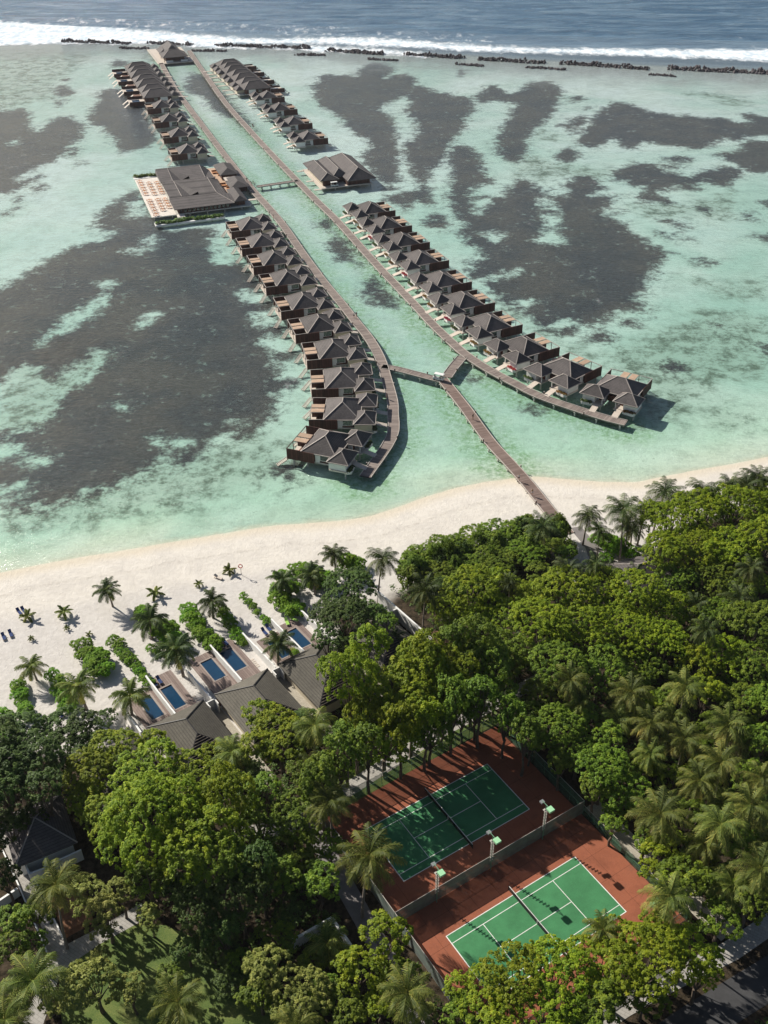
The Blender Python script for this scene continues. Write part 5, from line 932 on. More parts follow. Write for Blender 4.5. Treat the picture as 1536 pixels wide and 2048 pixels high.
for (px, py, z, a, fab, lab) in ((39, 1226, 0, 40, 'navy', 'navy sun lounger on the open sand, left one of the pair by a young palm'), (48, 1223, 0, 40, 'navy', 'navy sun lounger on the open sand, right one of the pair by a young palm'), (8, 1276, 0, 30, 'navy', 'navy sun lounger on the open sand at the left picture edge'), (22, 1270, 0, 30, 'navy', 'navy sun lounger on open sand, second in from the left edge'),
        (309, 1368, .28, 35, 'navy', 'navy sun lounger beside the white wall of the second pool'), (319, 1363, .28, 35, 'navy', 'blue sun lounger at the head of the second pool'), (440, 1292, .28, 35, 'navy', 'navy sun lounger at the head of the fourth pool, left one'), (451, 1287, .28, 35, 'navy', 'navy sun lounger at the head of the fourth pool, right one'),
        (574, 1246, .28, 20, 'lime', 'lime green sun lounger at the rightmost pool, left one'), (588, 1241, .28, 60, 'lime', 'lime green sun lounger at the rightmost pool, right one'), (529, 1266, .28, 35, 'navy', 'blue sun lounger at the head of the fifth pool, left one'), (537, 1259, .28, 35, 'navy', 'blue sun lounger at the head of the fifth pool, right one'), (758, 1221, 0, 20, 'navy', 'navy sun lounger in the walled garden among the trees'), (437, 1157, 0, 60, 'cream', 'pale sun lounger on the sand near the round sign'), (122, 1430, 0, 35, 'navy', 'navy sun lounger peeping out between left-hand shrubs')):
    if fab not in LT: LT[fab] = make_lounger(fab); o = LT[fab]
    else: o = copy_tree(LT[fab])
    o.location = G(px, py, z); o.rotation_euler = (0, 0, math.radians(a)); tag(o, lab, 'sun lounger', 'sun loungers on sand and terraces')
p = G(483, 1150, 0); r = empty('lifebuoy_post', p, 0, 'slim post with a round red-white ring on the sand', 'post'); m = MB(); m.tube([(0, 0, 0), (0, 0, 1.9)], .05, 6); m.build('post', 'rail', r)
m = MB(); m.tube([(.42 * math.cos(t), 0, 2.3 + .42 * math.sin(t)) for t in np.linspace(0, 2 * math.pi, 17)], .09, 6); m.build('ring', 'red', r)

p = G(1310, 1810, 0); r = empty('storage_box', p, math.radians(CTH), 'small green equipment box on the red surround at the right end of the sunlit court', 'box'); m = MB(); m.prism([(-.7, -.4), (.7, -.4), (.7, .4), (-.7, .4)], .012, .7); m.build('body', 'metal', r); m = MB(); m.box(-.75, .75, -.45, .45, .703, .8); m.build('lid', 'lampgreen', r)
# ================================================================ TREES
M['bark'] = simple('grey_brown_bark', (.13, .10, .075), .9, .35, 2.5, .5); M['palmbark'] = simple('pale_palm_bark', (.24, .20, .165), .85, .25, 3, .4)
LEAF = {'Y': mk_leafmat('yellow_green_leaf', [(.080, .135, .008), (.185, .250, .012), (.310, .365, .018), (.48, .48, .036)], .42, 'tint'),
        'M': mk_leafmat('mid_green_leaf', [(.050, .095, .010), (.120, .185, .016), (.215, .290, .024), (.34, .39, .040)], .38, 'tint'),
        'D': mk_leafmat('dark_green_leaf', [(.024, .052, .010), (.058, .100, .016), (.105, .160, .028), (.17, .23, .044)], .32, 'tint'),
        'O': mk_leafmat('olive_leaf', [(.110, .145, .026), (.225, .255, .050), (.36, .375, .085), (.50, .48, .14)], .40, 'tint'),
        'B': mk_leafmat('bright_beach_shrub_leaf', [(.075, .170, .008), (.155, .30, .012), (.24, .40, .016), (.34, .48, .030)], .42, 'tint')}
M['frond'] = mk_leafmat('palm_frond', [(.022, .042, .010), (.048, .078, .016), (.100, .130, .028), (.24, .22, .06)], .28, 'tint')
M['frond2'] = mk_leafmat('yellowish_palm_frond', [(.050, .080, .014), (.115, .150, .026), (.225, .245, .048), (.46, .39, .10)], .34, 'tint')  # paler, yellower frond colour for inland and young palms
def quads_object(name, V, tint, mat, parent=None):
    n = len(V) // 4; me = bpy.data.meshes.new(name); me.vertices.add(len(V)); me.vertices.foreach_set('co', V.astype(np.float32).ravel())
    me.loops.add(len(V)); me.loops.foreach_set('vertex_index', np.arange(len(V), dtype=np.int32)); me.polygons.add(n); me.polygons.foreach_set('loop_start', np.arange(0, len(V), 4, dtype=np.int32))
    me.update(calc_edges=True); a = me.attributes.new('tint', 'FLOAT', 'POINT'); a.data.foreach_set('value', np.repeat(tint, 4).astype(np.float32)); me.materials.append(mat)
    o = bpy.data.objects.new(name, me); COL.objects.link(o)
    if parent is not None: o.parent = parent
    return o
def unit(v): return v / np.maximum(np.linalg.norm(v, axis=-1, keepdims=True), 1e-9)
def leaves_at(rs, C, Nrm, rc, per, size, tint):
    """small leaf diamonds clustered on the dome of every clump"""
    k = len(C); d = rs.normal(size=(k, per, 3)) * .75 + Nrm[:, None, :] * .9; d = unit(d); P = C[:, None, :] + d * (rc[:, None, None] * (.55 + .5 * rs.rand(k, per, 1)))
    nr = unit(d * .38 + Nrm[:, None, :] * .22 + np.array([0, 0, 1.0]) + .36 * rs.normal(size=(k, per, 3))); t = unit(np.cross(nr, rs.normal(size=(k, per, 3)))); b = np.cross(nr, t); s = size * (.65 + .7 * rs.rand(k, per, 1))
    q = np.stack([P - t * s, P + b * s * .55 - t * s * .1, P + t * s, P - b * s * .55 - t * s * .1], 2); V = q.reshape(-1, 3)
    ti = np.clip(tint[:, None] + .09 * rs.normal(size=(k, per)), 0, 1).ravel(); return V, ti
def make_crown(seed, R, H, nl, dens, leaf, rcl, low=False, per=30):
    rs = np.random.RandomState(seed); L = []
    for i in range(nl):
        a = 2.399 * i + rs.uniform(-.4, .4); rr = R * .66 * math.sqrt((i + .3) / nl) * rs.uniform(.85, 1.15); lr = R * rs.uniform(.27, .42)
        z = H * (.42 * (1 - (rr / R) ** 2) + rs.uniform(-.10, .14)); L.append((rr * math.cos(a), rr * math.sin(a), z, lr, lr * rs.uniform(.6, .9)))
    C, Nn = [], []
    for (x, y, z, a, c) in L:
        n = int(dens * 2 * math.pi * a * a * 1.35); v = unit(rs.normal(size=(n, 3))); v[:, 2] = np.where(v[:, 2] < (-.35 if not low else -.2), -v[:, 2], v[:, 2]); p = np.array([x, y, z]) + v * np.array([a, a, c]) * (1 + .10 * rs.normal(size=(n, 1)))
        keep = np.ones(n, bool)
        for (x2, y2, z2, a2, c2) in L:
            if (x2, y2) != (x, y): keep &= ((((p - np.array([x2, y2, z2])) / np.array([a2, a2, c2]) * 1.12) ** 2).sum(1) > 1)
        C.append(p[keep]); Nn.append(unit(v[keep] / np.array([a, a, c])))
    C, Nn = np.vstack(C), np.vstack(Nn); k = len(C); rc = rcl * (.7 + .6 * rs.rand(k)); tint = np.clip(.46 + .13 * rs.normal(size=k) + .10 * np.sin(C[:, 0] * 1.1 + seed) * np.cos(C[:, 1] * .9), 0, 1)
    V, ti = leaves_at(rs, C, Nn, rc, per, leaf, tint); return V, ti, L
def trunk_mesh(L, h, R, seed):
    rs = random.Random(seed); m = MB(); r0 = .10 + R * .035; fork = h * .52; m.tube([(0, 0, -.3), (rs.uniform(-.2, .2), rs.uniform(-.2, .2), fork * .5), (rs.uniform(-.3, .3), rs.uniform(-.3, .3), fork)], [r0 * 1.3, r0, r0 * .85], 8)
    for (x, y, z, a, c) in L: mid = (x * .45, y * .45, fork + (h + z - fork) * .45 + rs.uniform(-.3, .3)); m.tube([(0, 0, fork - .1), mid, (x * .9, y * .9, h + z - c * .1)], [r0 * .55, r0 * .32, r0 * .12], 5, cap=False)
    return m
TPL = {}
def tree_template(key, seed, R, h, H, nl, dens=1.9, leaf=.150, rcl=.37, low=False, name='broadleaf_tree'):
    V, ti, L = make_crown(seed, R, H, nl, dens, leaf, rcl, low); r = empty(name); V = V + np.array([0, 0, h]); cr = quads_object('crown', V, ti, LEAF['M'], r)
    cr.material_slots[0].link = 'OBJECT'; cr.material_slots[0].material = LEAF['M']
    if not low: trunk_mesh(L, h, R, seed).build('trunk', 'bark', r)
    else: m = MB(); [m.tube([(0, 0, -.1), (x * .5, y * .5, h * .6), (x * .8, y * .8, h + z)], [.09, .06, .03], 5, cap=False) for x, y, z, a, c in L[:7]]; m.build('stem', 'bark', r)
    TPL.setdefault(key, []).append([r, R, h, False]); return r
for s_, (k, R, h, H, nl) in enumerate((('s', 3.3, 5.6, 3.6, 9), ('s', 3.6, 5.0, 4.2, 10), ('s', 3.1, 6.2, 4.6, 8), ('m', 5.4, 7.6, 5.6, 14), ('m', 5.8, 7.0, 5.0, 16), ('m', 5.2, 8.2, 6.4, 13), ('l', 8.2, 9.0, 7.2, 24), ('l', 8.8, 8.4, 6.6, 26))):
    tree_template(k, 40 + s_, R, h, H, nl)
for s_, (R, h, H, nl) in enumerate(((2.3, .75, 1.9, 9), (2.7, .8, 2.0, 11), (1.7, .6, 1.6, 7))): tree_template('b', 80 + s_, R, h, H, nl, 5.5, .11, .30, True, 'beach_shrub')
KCAT = {'Y': 'yellow-green', 'M': 'mid-green', 'D': 'dark green', 'O': 'olive-green', 'B': 'bright green'}
PLACED = []; LABELN = {}
def region(px, py):
    if py < 1185: return 'at the edge of the beach'
    if px > 1000 and py > 1820: return 'between the sunlit tennis court and the road'
    if px > 900 and py > 1470: return 'in the palm wood right of the tennis courts'
    if px > 820: return 'in the dense wood between courts and beach'
    if py < 1500: return 'around the pool villas' if px > 300 else 'on the sandy left shore'
    if py < 1800: return 'in the big wood left of the tennis courts'
    return 'at the bottom left near path and lawn' if px < 480 else 'at the bottom left of the sunlit court'
def plant(px, py, rpx, kind, key=None, tall=0):
    """crown centre at this sight line, radius in photo pixels"""
    z = 6.0 if kind != 'B' else 1.4
    for _ in range(3):
        p = G(px, py, z); scale_px = FOC / math.sqrt(p.x ** 2 + p.y ** 2 + (CAMH - z) ** 2); R = rpx / scale_px
        key_ = 'b' if kind == 'B' else key or ('s' if R < 4.3 else 'm' if R < 7.0 else 'l'); T = TPL[key_][len(PLACED) % len(TPL[key_])]; s = R / T[1]; z = (T[2] + .35) * (s if kind == 'B' or key_ == 'b' else min(s, 1.15) * (tall if 0 < tall < 2 else 1)) if tall < 2 else tall
    zs = z / (T[2] + .35); put_tree(T, G(px, py, z), s, zs, kind, px, py)
def put_tree(T, p, s, zs, kind, px, py):
    o = T[0] if not T[3] else copy_tree(T[0]); T[3] = True
    o.location = (p.x, p.y, 0); o.rotation_euler = (0, 0, random.uniform(0, 6.28)); o.scale = (s, s, zs)
    for c in o.children:
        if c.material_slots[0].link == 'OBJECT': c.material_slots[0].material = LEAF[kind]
    size = 'low ' if kind == 'B' else 'small ' if s * T[1] < 4.3 else 'large ' if s * T[1] > 7 else ''
    lab = '%s%s %s %s' % (size, KCAT[kind], 'leafy shrub' if kind == 'B' else 'broadleaf tree', region(px, py)); tag(o, lab, 'shrub' if kind == 'B' else 'tree', lab.replace('tree', 'trees').replace('shrub', 'shrubs')); PLACED.append((p.x, p.y, s * T[1])); return o
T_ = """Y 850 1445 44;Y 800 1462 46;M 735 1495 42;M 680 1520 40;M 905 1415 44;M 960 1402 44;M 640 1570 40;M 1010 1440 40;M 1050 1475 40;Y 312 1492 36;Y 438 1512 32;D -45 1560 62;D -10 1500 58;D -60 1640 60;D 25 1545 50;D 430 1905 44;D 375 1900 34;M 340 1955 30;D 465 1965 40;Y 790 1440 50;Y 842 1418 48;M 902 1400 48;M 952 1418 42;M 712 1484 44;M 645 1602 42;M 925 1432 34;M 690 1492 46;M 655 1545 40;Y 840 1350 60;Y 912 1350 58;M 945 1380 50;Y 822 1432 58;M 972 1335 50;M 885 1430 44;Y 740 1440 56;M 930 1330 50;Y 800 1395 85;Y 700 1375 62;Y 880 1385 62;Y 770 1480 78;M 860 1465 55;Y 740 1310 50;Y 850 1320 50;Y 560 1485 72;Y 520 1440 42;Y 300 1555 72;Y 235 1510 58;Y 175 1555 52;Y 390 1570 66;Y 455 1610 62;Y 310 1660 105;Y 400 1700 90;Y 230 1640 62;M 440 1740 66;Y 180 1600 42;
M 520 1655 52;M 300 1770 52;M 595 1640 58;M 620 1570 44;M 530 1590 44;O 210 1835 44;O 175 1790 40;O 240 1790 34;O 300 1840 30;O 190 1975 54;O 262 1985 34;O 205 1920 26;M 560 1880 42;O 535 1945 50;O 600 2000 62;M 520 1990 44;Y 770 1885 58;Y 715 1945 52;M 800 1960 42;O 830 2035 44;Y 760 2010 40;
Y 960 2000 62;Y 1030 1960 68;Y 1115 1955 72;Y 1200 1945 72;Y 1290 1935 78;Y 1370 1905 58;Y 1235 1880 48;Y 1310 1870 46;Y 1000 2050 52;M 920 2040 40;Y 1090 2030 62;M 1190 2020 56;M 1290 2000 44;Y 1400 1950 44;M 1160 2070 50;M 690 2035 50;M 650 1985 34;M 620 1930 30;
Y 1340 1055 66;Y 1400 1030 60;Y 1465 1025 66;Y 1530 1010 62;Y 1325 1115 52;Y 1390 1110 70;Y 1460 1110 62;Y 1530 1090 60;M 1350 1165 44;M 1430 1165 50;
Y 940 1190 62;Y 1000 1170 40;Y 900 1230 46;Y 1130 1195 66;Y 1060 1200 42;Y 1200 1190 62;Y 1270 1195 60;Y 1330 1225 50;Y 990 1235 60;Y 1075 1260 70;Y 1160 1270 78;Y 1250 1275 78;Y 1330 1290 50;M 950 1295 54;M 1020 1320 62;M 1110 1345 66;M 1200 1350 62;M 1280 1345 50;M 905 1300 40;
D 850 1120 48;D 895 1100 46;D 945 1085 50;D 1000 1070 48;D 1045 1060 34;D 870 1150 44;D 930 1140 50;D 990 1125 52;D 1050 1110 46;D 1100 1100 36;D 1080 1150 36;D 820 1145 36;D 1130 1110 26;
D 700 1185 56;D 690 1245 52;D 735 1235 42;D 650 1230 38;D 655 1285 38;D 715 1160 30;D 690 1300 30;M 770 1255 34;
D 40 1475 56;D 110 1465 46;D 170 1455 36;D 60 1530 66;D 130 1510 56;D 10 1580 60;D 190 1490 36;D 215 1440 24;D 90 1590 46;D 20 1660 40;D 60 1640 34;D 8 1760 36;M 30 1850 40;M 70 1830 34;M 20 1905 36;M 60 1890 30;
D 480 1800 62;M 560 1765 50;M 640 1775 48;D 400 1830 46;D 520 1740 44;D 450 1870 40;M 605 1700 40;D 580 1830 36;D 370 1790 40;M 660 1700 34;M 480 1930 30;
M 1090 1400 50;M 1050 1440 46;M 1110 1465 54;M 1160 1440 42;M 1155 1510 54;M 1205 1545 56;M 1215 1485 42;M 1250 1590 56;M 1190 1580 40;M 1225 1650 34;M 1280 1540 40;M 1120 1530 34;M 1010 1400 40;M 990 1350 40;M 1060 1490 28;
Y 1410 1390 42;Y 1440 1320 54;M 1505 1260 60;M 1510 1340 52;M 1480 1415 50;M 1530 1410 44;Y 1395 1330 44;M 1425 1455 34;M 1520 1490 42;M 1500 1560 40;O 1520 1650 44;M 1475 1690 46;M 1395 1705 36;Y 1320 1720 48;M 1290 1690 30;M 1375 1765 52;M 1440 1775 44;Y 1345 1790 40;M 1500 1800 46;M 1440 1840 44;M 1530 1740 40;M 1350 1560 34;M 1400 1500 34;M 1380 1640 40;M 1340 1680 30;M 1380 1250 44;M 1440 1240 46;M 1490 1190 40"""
ZT = {(850, 1445): 11.3, (800, 1462): 11.2, (735, 1495): 10.8, (680, 1520): 10.5, (905, 1415): 11.2, (960, 1402): 11, (640, 1570): 10.5, (1010, 1440): 9, (1050, 1475): 9, (480, 1800): 9, (400, 1830): 9, (520, 1740): 11, (450, 1870): 8, (-45, 1560): 10, (-10, 1500): 10, (-60, 1640): 10, (25, 1545): 10, (310, 1660): 12, (400, 1700): 12, (455, 1610): 11, (440, 1740): 11, (10, 1580): 9.5, (60, 1530): 9.5, (90, 1590): 9.5, (430, 1905): 4, (375, 1900): 4, (340, 1955): 3.5, (465, 1965): 4, (790, 1440): 8, (842, 1418): 8.6, (902, 1400): 8.2, (952, 1418): 7.5, (712, 1484): 7.4, (645, 1602): 7.5, (925, 1432): 6.5, (840, 1350): 11.5, (912, 1350): 11, (945, 1380): 9, (822, 1432): 9.8, (972, 1335): 10, (885, 1430): 8.2, (740, 1440): 10.5, (930, 1330): 11, (800, 1395): 11.5, (700, 1375): 13.5, (880, 1385): 10.2, (770, 1480): 9, (860, 1465): 8, (740, 1310): 13, (850, 1320): 13, (950, 1295): 12, (905, 1300): 12.5, (1010, 1400): 8, (990, 1350): 10, (620, 1570): 8.5, (690, 1492): 9.5, (655, 1545): 8.5}  # low crowns on the lawn are added as dark mass where shade falls
for t in T_.replace('\n', '').split(';'):
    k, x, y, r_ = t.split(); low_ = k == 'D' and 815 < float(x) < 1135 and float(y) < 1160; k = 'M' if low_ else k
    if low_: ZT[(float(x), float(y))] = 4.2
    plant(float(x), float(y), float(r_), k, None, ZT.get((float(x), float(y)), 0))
B_ = ""
for (x0, y0, x1, y1, n, r_, sp) in ((165, 1300, 215, 1332, 9, 18, 16), (228, 1277, 298, 1362, 9, 11, 3), (112, 1350, 132, 1405, 6, 16, 7), (34, 1365, 56, 1432, 7, 13, 5), (5, 1425, 14, 1470, 4, 15, 6), (290, 1225, 335, 1275, 9, 17, 12), (372, 1220, 428, 1290, 10, 15, 5), (440, 1215, 486, 1280, 7, 12, 3), (488, 1190, 534, 1240, 6, 8, 2), (555, 1180, 598, 1225, 8, 16, 10), (598, 1130, 655, 1165, 9, 19, 9), (686, 1112, 712, 1128, 4, 15, 5), (1196, 1078, 1262, 1104, 7, 17, 8), (300, 1290, 335, 1310, 3, 9, 4), (565, 1150, 590, 1172, 3, 14, 5)):
    for q in range(n): f = q / max(1, n - 1); B_ += '%.0f %.0f %.1f;' % (x0 + (x1 - x0) * f + random.uniform(-sp, sp), y0 + (y1 - y0) * f + random.uniform(-sp, sp) * .8, r_ * random.uniform(.85, 1.15))
B_ += "585 1322 7;592 1303 9;1214 1112 12"
for t in B_.split(';'):
    x, y, r_ = t.split(); plant(float(x), float(y) + 4, float(r_) * 1.3, 'B')
for q in range(42):
    fx = random.random(); x = 815 + 315 * fx; yt = 1128 - 75 * min(1, fx * 1.3) + 50 * max(0, fx - .75); plant(x, yt + random.random() * (62 - 20 * fx), random.uniform(20, 30), 'M' if q % 3 else 'D', 'b', random.uniform(2.0, 3.4))
plant(110, 2015, 26, 'O', 's', .6); plant(590, 1300, 10, 'Y', 's', .3)
# ---------------------------------------------------------------- palms
def palm_crown(seed, nf, Lf, droop=1.0, dead=2):
    rs = np.random.RandomState(seed); Q, T = [], []
    for i in range(nf + dead):
        old = i / nf if i < nf else 1.25; az = 2.399 * i + rs.uniform(-.25, .25); el = math.radians(76 - 92 * min(old, 1.3) ** .85 + rs.uniform(-8, 8)); L = Lf * (.72 + .28 * math.sin(min(old, 1) * 2.2 + .45)) * rs.uniform(.88, 1.08)
        n = 15; pts = [np.zeros(3)]; e = el
        for k in range(n): e -= math.radians(droop * (3.2 + 5.2 * (k / n) ** 1.3) * (1.15 - .3 * old)); pts.append(pts[-1] + np.array([math.cos(az) * math.cos(e), math.sin(az) * math.cos(e), math.sin(e)]) * L / n)
        pts = np.array(pts); side = np.array([-math.sin(az), math.cos(az), 0]); twist = rs.uniform(-.5, .5); base = .30 + .25 * old + .08 * rs.normal() if i < nf else .95
        for k in range(n):
            a, b = pts[k], pts[k + 1]; w = .05 * (1 - k / n) + .012; up = np.array([0, 0, w]); Q.append([a - side * w, b - side * w, b + side * w, a + side * w]); T.append(min(1, base + .35)); Q.append([a - up, b - up, b + up, a + up]); T.append(min(1, base + .3))
        for k in range(38):
            f = .12 + .87 * (k // 2) / 18.5; x = f * n; j = min(int(x), n - 1); p = pts[j] + (pts[j + 1] - pts[j]) * (x - j); d = unit(pts[j + 1] - pts[j]); sg = 1 if k % 2 else -1; upv = np.cross(side, d) * -1
            ll = (.25 * Lf) * math.sin(math.pi * min(.97, .16 + f * .82)) ** .75 * rs.uniform(.72, 1.18); dirn = unit(side * sg * math.cos(twist * .3) + d * (.55 + .5 * f) + np.array([0, 0, -.10 - .30 * rs.rand()])); dr = np.array([0, 0, -ll * (.15 + .38 * rs.rand())])
            m1 = p + dirn * ll * .55 + dr * .15; e1 = p + dirn * ll + dr; wv = d * .064; Q.append([p - wv, m1 - wv, m1 + wv, p + wv]); T.append(np.clip(base + .1 * rs.normal(), 0, 1)); Q.append([m1 - wv, e1 - wv * .2, e1 + wv * .2, m1 + wv]); T.append(np.clip(base + .16 + .14 * rs.normal(), 0, 1))
    return np.array(Q).reshape(-1, 3), np.array(T)
def palm_template(key, seed, h, lean, nf, Lf, droop=1.0, dead=2):
    r = empty('coconut_palm'); rs = random.Random(seed); a = rs.uniform(0, 6.28); top = Vector((math.cos(a) * lean, math.sin(a) * lean, h)); V, T = palm_crown(seed, nf, Lf, droop, dead); c = quads_object('fronds', V + np.array(top), T, M['frond'], r)
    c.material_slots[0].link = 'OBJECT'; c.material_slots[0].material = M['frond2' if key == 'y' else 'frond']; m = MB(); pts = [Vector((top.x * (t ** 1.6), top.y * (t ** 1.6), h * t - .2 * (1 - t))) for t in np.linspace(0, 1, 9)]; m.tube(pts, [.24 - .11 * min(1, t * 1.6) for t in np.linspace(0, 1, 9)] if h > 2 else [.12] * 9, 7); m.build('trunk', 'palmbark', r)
    if h > 4:
        m = MB()
        for q in range(8): aa = q * .8; cc = top + Vector((math.cos(aa) * .33, math.sin(aa) * .33, -.35 - .12 * (q % 3))); k = len(m.v); m.v += [tuple(cc + Vector(v) * .15) for v in IV]; m.f += [tuple(k + i for i in f) for f in IF]; m.m += [0] * 20
        m.build('coconuts', 'nuts', r)
    TPL.setdefault(key, []).append([r, h, top, False])
M['nuts'] = simple('green_brown_coconut', (.16, .14, .04), .5, .3, 6)
palm_template('P', 1, 9.0, .6, 22, 4.6, 1.0); palm_template('P', 2, 10.5, 1.3, 24, 4.8, .9); palm_template('P', 3, 7.6, .4, 20, 4.4, 1.12); palm_template('P', 4, 12.0, 1.8, 23, 4.7, 1.05)
palm_template('p', 5, 4.4, .5, 21, 3.6, .9, 1); palm_template('p', 6, 3.6, .3, 18, 3.4, 1.0, 1); palm_template('y', 7, .7, .05, 10, 1.7, .8, 0); palm_template('y', 8, 1.3, .1, 12, 2.1, .9, 0)
PAL = """p 213 1180 1;p 565 1160 1.1;p 622 1150 1.15;P 765 1118 .95;P 852 1183 1;p 300 1240 1.35;p 352 1300 1.4;p 425 1203 1.15;p 558 1288 1.15;p 62 1333 1.0;p 155 1373 1.25;p 260 1392 1.3;y 55 1232 1.2;y 127 1223 1;y 458 1140 1.1;y 397 1167 .6;y 178 1268 .55;y 133 1255 .4;y 310 1185 1.3;y 62 1276 .4;y 348 1278 .6;
P 1085 1052 1;P 1177 1032 1.05;P 1246 1018 1.15;P 1292 1022 1.05;P 1330 984 1.1;P 1374 996 .95;P 1405 982 1.05;P 1463 972 1.05;P 1517 958 1.05;P 1200 1062 .8;P 1138 1140 .9;P 1212 1148 .8;P 1018 1168 .6;P 1330 1020 .6;p 1265 1060 1;
P 1470 1100 .8;P 1478 1196 .85;P 1380 1152 .75;P 1412 1260 .75;P 1270 1150 .6;P 855 1390 .8;P 1035 1305 .7;P 1140 1360 .85;P 1160 1408 .7;P 1262 1385 .95;P 1233 1440 1.0;P 1370 1375 .95;P 1368 1478 1.05;P 1455 1450 .95;P 1484 1478 1.0;P 1440 1525 .95;P 1300 1510 .75;P 1320 1628 1.15;P 1445 1605 .9;P 1440 1650 1.0;P 1408 1692 .75;P 1520 1738 1;P 1465 1770 1.1;P 1338 1795 .95;P 1205 1862 .75;
P 738 1712 1.15;P 465 1505 1.1;P 628 1452 .95;P 632 1530 .9;P 660 1602 1.0;P 487 1628 .95;P 112 1770 1.05;P 66 1962 1.2;P 355 2005 .95;p 655 1885 1.1;P 815 1985 .95;p 780 1283 1;p 690 1275 .8;P 1015 1330 .6;P 1520 1560 .8;P 10 2040 1;P 1500 1240 .7;P 1445 1130 .6;P 590 2060 .8;P 1422 1008 1;P 1492 972 1;P 1452 1168 .85;P 1502 1138 .8;P 1392 1212 .8;P 1302 1448 .85;P 1345 1430 .8;P 1500 1612 .95;P 1535 1690 .95;P 1398 1562 .85;P 1255 1050 .9;P 1190 1130 .7;p 668 1108 1.0"""
for i, t in enumerate(PAL.replace('\n', '').split(';')):
    k, x, y, s = t.split(); x, y, s = float(x), float(y), float(s); T = TPL[k][i % len(TPL[k])]; sx = s if k != 'P' else s * .98; hz = s if k != 'P' else 1.0; o = T[0] if not T[3] else copy_tree(T[0]); T[3] = True
    if (x, y) in ((738, 1712), (852, 1183)): hz = (13.0 if x == 738 else 11.8) / T[1]
    a = random.uniform(0, 6.28); c = G(x, y, T[1] * hz); tx, ty = T[2].x * sx, T[2].y * sx; o.location = (c.x - tx * math.cos(a) + ty * math.sin(a), c.y - tx * math.sin(a) - ty * math.cos(a), 0); o.rotation_euler = (0, 0, a); o.scale = (sx, sx, hz)
    for ch_ in o.children:
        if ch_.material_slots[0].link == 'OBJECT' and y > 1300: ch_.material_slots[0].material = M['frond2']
    lab = '%scoconut palm %s' % ('tiny young ' if k == 'y' else 'short ' if k == 'p' else 'tall ' , region(x, y)); SP = {(213, 1180): 'lone short palm standing on open sand casting a long shadow', (738, 1712): 'tall palm with bare pale trunk left of the tennis courts', (852, 1183): 'tall palm with long bare trunk beside the white compound wall', (355, 2005): 'palm rising from the dark lawn at the bottom edge'}
    tag(o, SP.get((x, y), lab), 'palm', lab.replace('palm', 'palms')); PLACED.append((c.x, c.y, 2.0 * s))
# ---------------------------------------------------------------- more trees closing the wood, and undergrowth
OPEN = [np.array([cloc(-6, -32)[:2], cloc(33.5, -32)[:2], cloc(34.5, 17.5)[:2], cloc(-6, 17.5)[:2]]), np.array([ploc(-20, 20)[:2], ploc(40, 20)[:2], ploc(40, -27)[:2], ploc(-8, -27)[:2], ploc(-20, -12)[:2]]), np.array(GW([(100, 1840), (330, 1840), (480, 1930), (560, 2048), (640, 2160), (100, 2160)])),
        np.array([(-62, 101), (-48, 101), (-36, 86), (-38, 76), (-43, 66), (-43, 56), (-51, 56), (-60, 84)]), np.array([(-15, 102), (-9, 102), (5, 70), (12, 56), (5, 56), (-14, 95)]), np.array([(20, 55), (70, 76), (70, 92), (18, 66)]), np.array([(36, 178), (52, 172), (58, 150), (37, 151), (36, 165)]), np.array([(-4, 155), (2, 155), (13, 136), (6, 134)])]
def in_open(P): r = np.zeros(len(P), bool); [r.__ior__(inside(P, L)) for L in OPEN]; return r
rs = np.random.RandomState(5); cand = np.column_stack([rs.uniform(-95, 125, 9000), rs.uniform(34, 215, 9000)]); ok = inside(cand, WOODP) & ~in_open(cand) & (dist_poly(cand, WOOD) > 3.0) & (np.abs(cand[:, 0]) < 22 + cand[:, 1] * .47)
for L in OPEN: ok &= dist_poly(cand, L, True) > 2.6
n_fill = 0
for x, y in cand[ok]:
    if n_fill >= 150: break
    if all((x - a) ** 2 + (y - b) ** 2 > (max(2.6, r_ * .80) + .9) ** 2 for a, b, r_ in PLACED):
        T = TPL['s'][n_fill % 3]; s = rs.uniform(.75, 1.15); cp = cam.matrix_world.inverted() @ Vector((x, y, 5)); px, py = 768 + FOC * cp.x / -cp.z, 1024 - FOC * cp.y / -cp.z
        put_tree(T, Vector((x, y, 0)), s, rs.uniform(.6, .95), 'MDMY'[n_fill % 4], px, py); n_fill += 1
print('trees', len(PLACED), 'fill', n_fill)
cand = np.column_stack([rs.uniform(-100, 130, 30000), rs.uniform(50, 215, 30000)]); ok = inside(cand, WOODP) & ~in_open(cand) & (np.abs(cand[:, 0]) < 26 + cand[:, 1] * .5); cand = cand[ok][:11000]
C = np.column_stack([cand, rs.uniform(.1, 1.3, len(cand))]); V, ti = leaves_at(rs, C, np.tile([0, 0, 1.0], (len(C), 1)), rs.uniform(.4, .9, len(C)), 20, .17, np.clip(.4 + .2 * rs.normal(size=len(C)), 0, 1)); ug = quads_object('undergrowth', V, ti, LEAF['D']); tag(ug, kind='stuff')
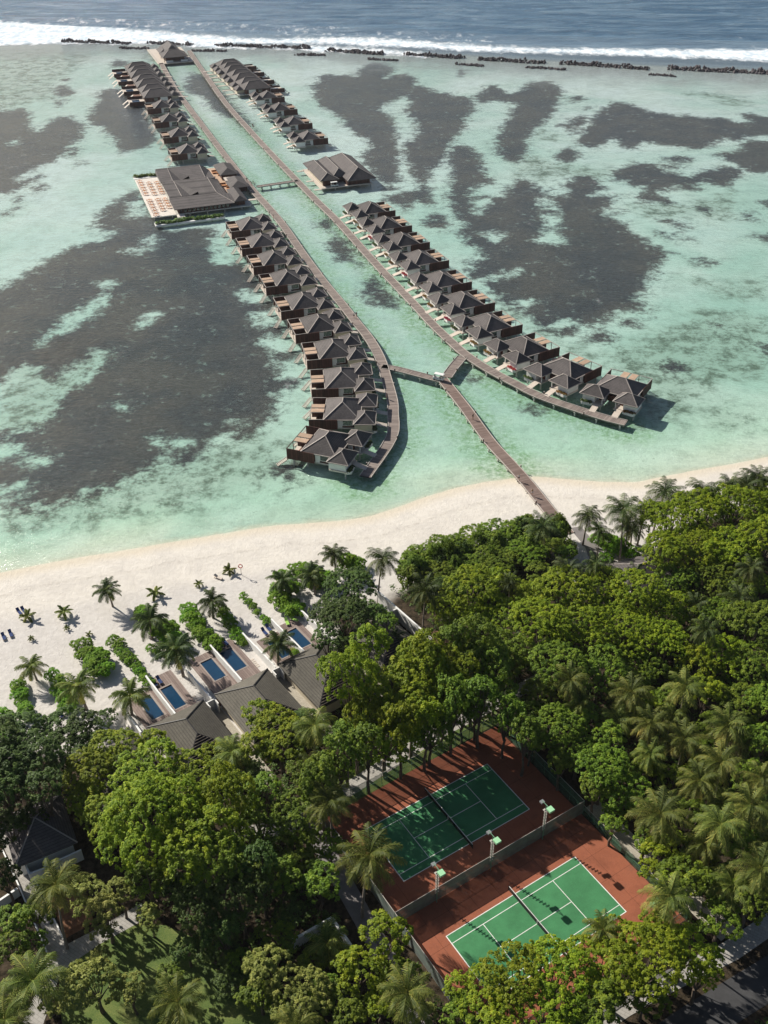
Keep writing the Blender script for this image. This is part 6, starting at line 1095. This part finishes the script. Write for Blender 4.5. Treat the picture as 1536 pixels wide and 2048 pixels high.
# ================================================================ PEOPLE AND BUGGIES
def skin_obj(name, V, E, R, mat, parent, sub=1):
    me = bpy.data.meshes.new(name); me.from_pydata(V, E, []); me.materials.append(M[mat]); o = bpy.data.objects.new(name, me); COL.objects.link(o); o.parent = parent
    sk = o.modifiers.new('skin', 'SKIN'); sk.use_smooth_shade = True; ss = o.modifiers.new('sub', 'SUBSURF'); ss.levels = sub; ss.render_levels = sub
    for i, r in enumerate(R): me.skin_vertices[0].data[i].radius = (r, r); me.skin_vertices[0].data[i].use_root = i == 0
    return o
def make_person(stride, shirt, short):
    r = empty('person'); s = stride
    V = [(0, 0, .95), (0, 0, 1.15), (0, 0, 1.40), (0, .01, 1.52), (0, .02, 1.60), (0, .01, 1.70), (-.10, 0, .90), (-.11, s, .50), (-.11, s * 1.2 - .05, .08), (-.11, s * 1.2 + .12, .04), (.10, 0, .90), (.11, -s * .8, .50), (.11, -s * 1.5, .10), (.11, -s * 1.5 + .14, .05),
         (-.19, 0, 1.41), (-.25, -s * .5, 1.14), (-.26, .05 - s * .4, .90), (-.26, .09 - s * .4, .80), (.19, 0, 1.41), (.25, s * .5, 1.14), (.26, .08 + s * .5, .90), (.26, .12 + s * .5, .80)]
    E = [(0, 1), (1, 2), (2, 3), (3, 4), (4, 5), (0, 6), (6, 7), (7, 8), (8, 9), (0, 10), (10, 11), (11, 12), (12, 13), (2, 14), (14, 15), (15, 16), (16, 17), (2, 18), (18, 19), (19, 20), (20, 21)]
    R = [.13, .12, .14, .055, .095, .085, .085, .062, .045, .035, .085, .062, .045, .035, .06, .045, .035, .03, .06, .045, .035, .03]
    skin_obj('body', V, E, R, 'skin', r, 1)
    skin_obj('shirt', [(0, 0, .98), (0, 0, 1.15), (0, 0, 1.41), (-.19, 0, 1.41), (-.235, -s * .3, 1.24), (.19, 0, 1.41), (.235, s * .3, 1.24)], [(0, 1), (1, 2), (2, 3), (3, 4), (2, 5), (5, 6)], [.155, .145, .165, .08, .065, .08, .065], shirt, r)
    skin_obj('shorts', [(0, 0, .95), (-.10, 0, .88), (-.11, s * .7, .62), (.10, 0, .88), (.11, -s * .5, .62)], [(0, 1), (1, 2), (0, 3), (3, 4)], [.145, .11, .085, .11, .085], short, r)
    skin_obj('hair', [(0, -.01, 1.66), (0, -.015, 1.74)], [(0, 1)], [.09, .085], 'hair', r); return r
PT = [make_person(.14, 'shirtw', 'shirtd'), make_person(.05, 'shirtd', 'shirtb'), make_person(.10, 'shirtb', 'shirtw')]; PU = [0, 0, 0]
for i, (x, y, a, k, lab) in enumerate(((1037, 961, 200, 0, 'person in a white top walking on the brown pier above the waterline'), (1064, 990, 20, 2, 'person in pale clothes walking on the brown pier over the beach'), (945.5, 839, 210, 1, 'person in dark clothes walking halfway along the brown pier'), (708, 636, 150, 0, 'person in a white top in the pair on the bend of the left walkway'), (713, 634, 150, 1, 'person in dark clothes in the pair on the bend of the left walkway'),
        (773.5, 798, 80, 1, 'person in dark clothes at the rail of the left walkway near the last villas'), (494, 363, 30, 1, 'person in dark clothes, furthest of the group beside the restaurant'), (503, 371, 20, 2, 'person in tan, second of the group beside the restaurant'), (506.5, 369.5, 60, 1, 'person in dark clothes, third of the group beside the restaurant'), (510, 373, 10, 0, 'person in white, nearest of the group beside the restaurant'), (505, 254, 200, 1, 'person in dark clothes in the pair on the far right walkway'), (507.5, 256, 200, 0, 'person in white in the pair on the far right walkway'), (547, 437, 100, 1, 'person standing by the edge of the walkway below the restaurant'))):
    o = PT[k] if not PU[k] else copy_tree(PT[k]); PU[k] = 1; p = G(x, y, DECK_Z); zz = DECK_Z if i not in (0, 1) else max(.12, DECK_Z + (.12 - DECK_Z) * max(0, min(1, ((p - Vector((*JET['main'][0], p.z))).length / 84 - .6) / .4)))
    if i < 2: p = G(x, y, zz)
    o.location = (p.x, p.y, zz + .01); o.rotation_euler = (0, 0, math.radians(a)); tag(o, lab, 'person', 'people on the walkways')
def make_cart():
    r = empty('golf_cart'); m = MB(); m.box(-.6, .6, -1.5, 1.55, .35, .52); m.box(-.6, .6, -1.5, -.95, .521, .95); m.box(-.58, .58, 1.0, 1.55, .521, .85); m.box(-.58, .58, -.6, .0, .521, .80); m.build('body', 'whitep', r)
    for y in (-.35, -1.2): m = MB(); m.box(-.55, .55, y - .25, y + .2, .952 if y < -1 else .80, 1.04 if y < -1 else .90); m.box(-.55, .55, y - .28, y - .2, 1.05 if y < -1 else .91, 1.4); m.build('seat', 'cream', r)
    m = MB(); m.box(-.66, .66, -1.6, 1.2, 1.88, 1.96); m.box(-.56, .56, -1.5, 1.1, 1.962, 2.0); m.build('canopy', 'whitep', r); m = MB(); [m.bar((x, y, .5), (x, y2, 1.88), .05) for x in (-.56, .56) for y, y2 in ((-1.45, -1.45), (1.3, 1.0))]; m.build('canopy_post', 'grey_metal', r)
    m = MB(); m.face([(-.54, 1.28, .86), (.54, 1.28, .86), (.54, 1.05, 1.80), (-.54, 1.05, 1.80)]); m.build('windscreen', 'glass', r)
    for x in (-.58, .58):
        for y in (-1.05, 1.1): m = MB(); m.tube([(x - .09, y, .24), (x + .09, y, .24)], .24, 14); w_ = m.build('wheel', 'blackplastic', r); m = MB(); m.tube([(x - .1, y, .24), (x + .1, y, .24)], .11, 10); m.build('rim', 'grey_metal', w_)
    for x in (-.4, .4): m = MB(); m.box(x - .1, x + .1, 1.552, 1.58, .6, .75); m.build('headlight', 'whitep', r)
    return r
ct = make_cart(); p = G(877, 760, DECK_Z); ct.location = (p.x, p.y, DECK_Z); ct.rotation_euler = (0, 0, math.radians(62)); tag(ct, 'white-roofed buggy parked where the three plank walkways fork', 'golf cart', 'white resort buggies')
c2 = copy_tree(ct); p = G(669, 373, 1.1); c2.location = (p.x, p.y, 1.1); c2.rotation_euler = (0, 0, math.radians(-70)); tag(c2, 'white-roofed buggy parked on the platform under the spa roof edge', 'golf cart', 'white resort buggies')
# ================================================================ SEA AIR
hz = MB(); hz.box(-2600, 2600, -460, 2600, -30, 131); ho = hz.build('haze', 'white'); tag(ho, kind='stuff'); hm = bpy.data.materials.new('sea_haze'); hm.use_nodes = True; nt = hm.node_tree; nt.nodes.remove(nt.nodes['Principled BSDF'])
pv = nt.nodes.new("ShaderNodeVolumePrincipled"); pv.inputs['Color'].default_value = (.84, .87, .97, 1); pv.inputs['Density'].default_value = .00004; pv.inputs['Anisotropy'].default_value = .25; nt.links.new(pv.outputs[0], nt.nodes['Material Output'].inputs['Volume']); ho.data.materials[0] = hm
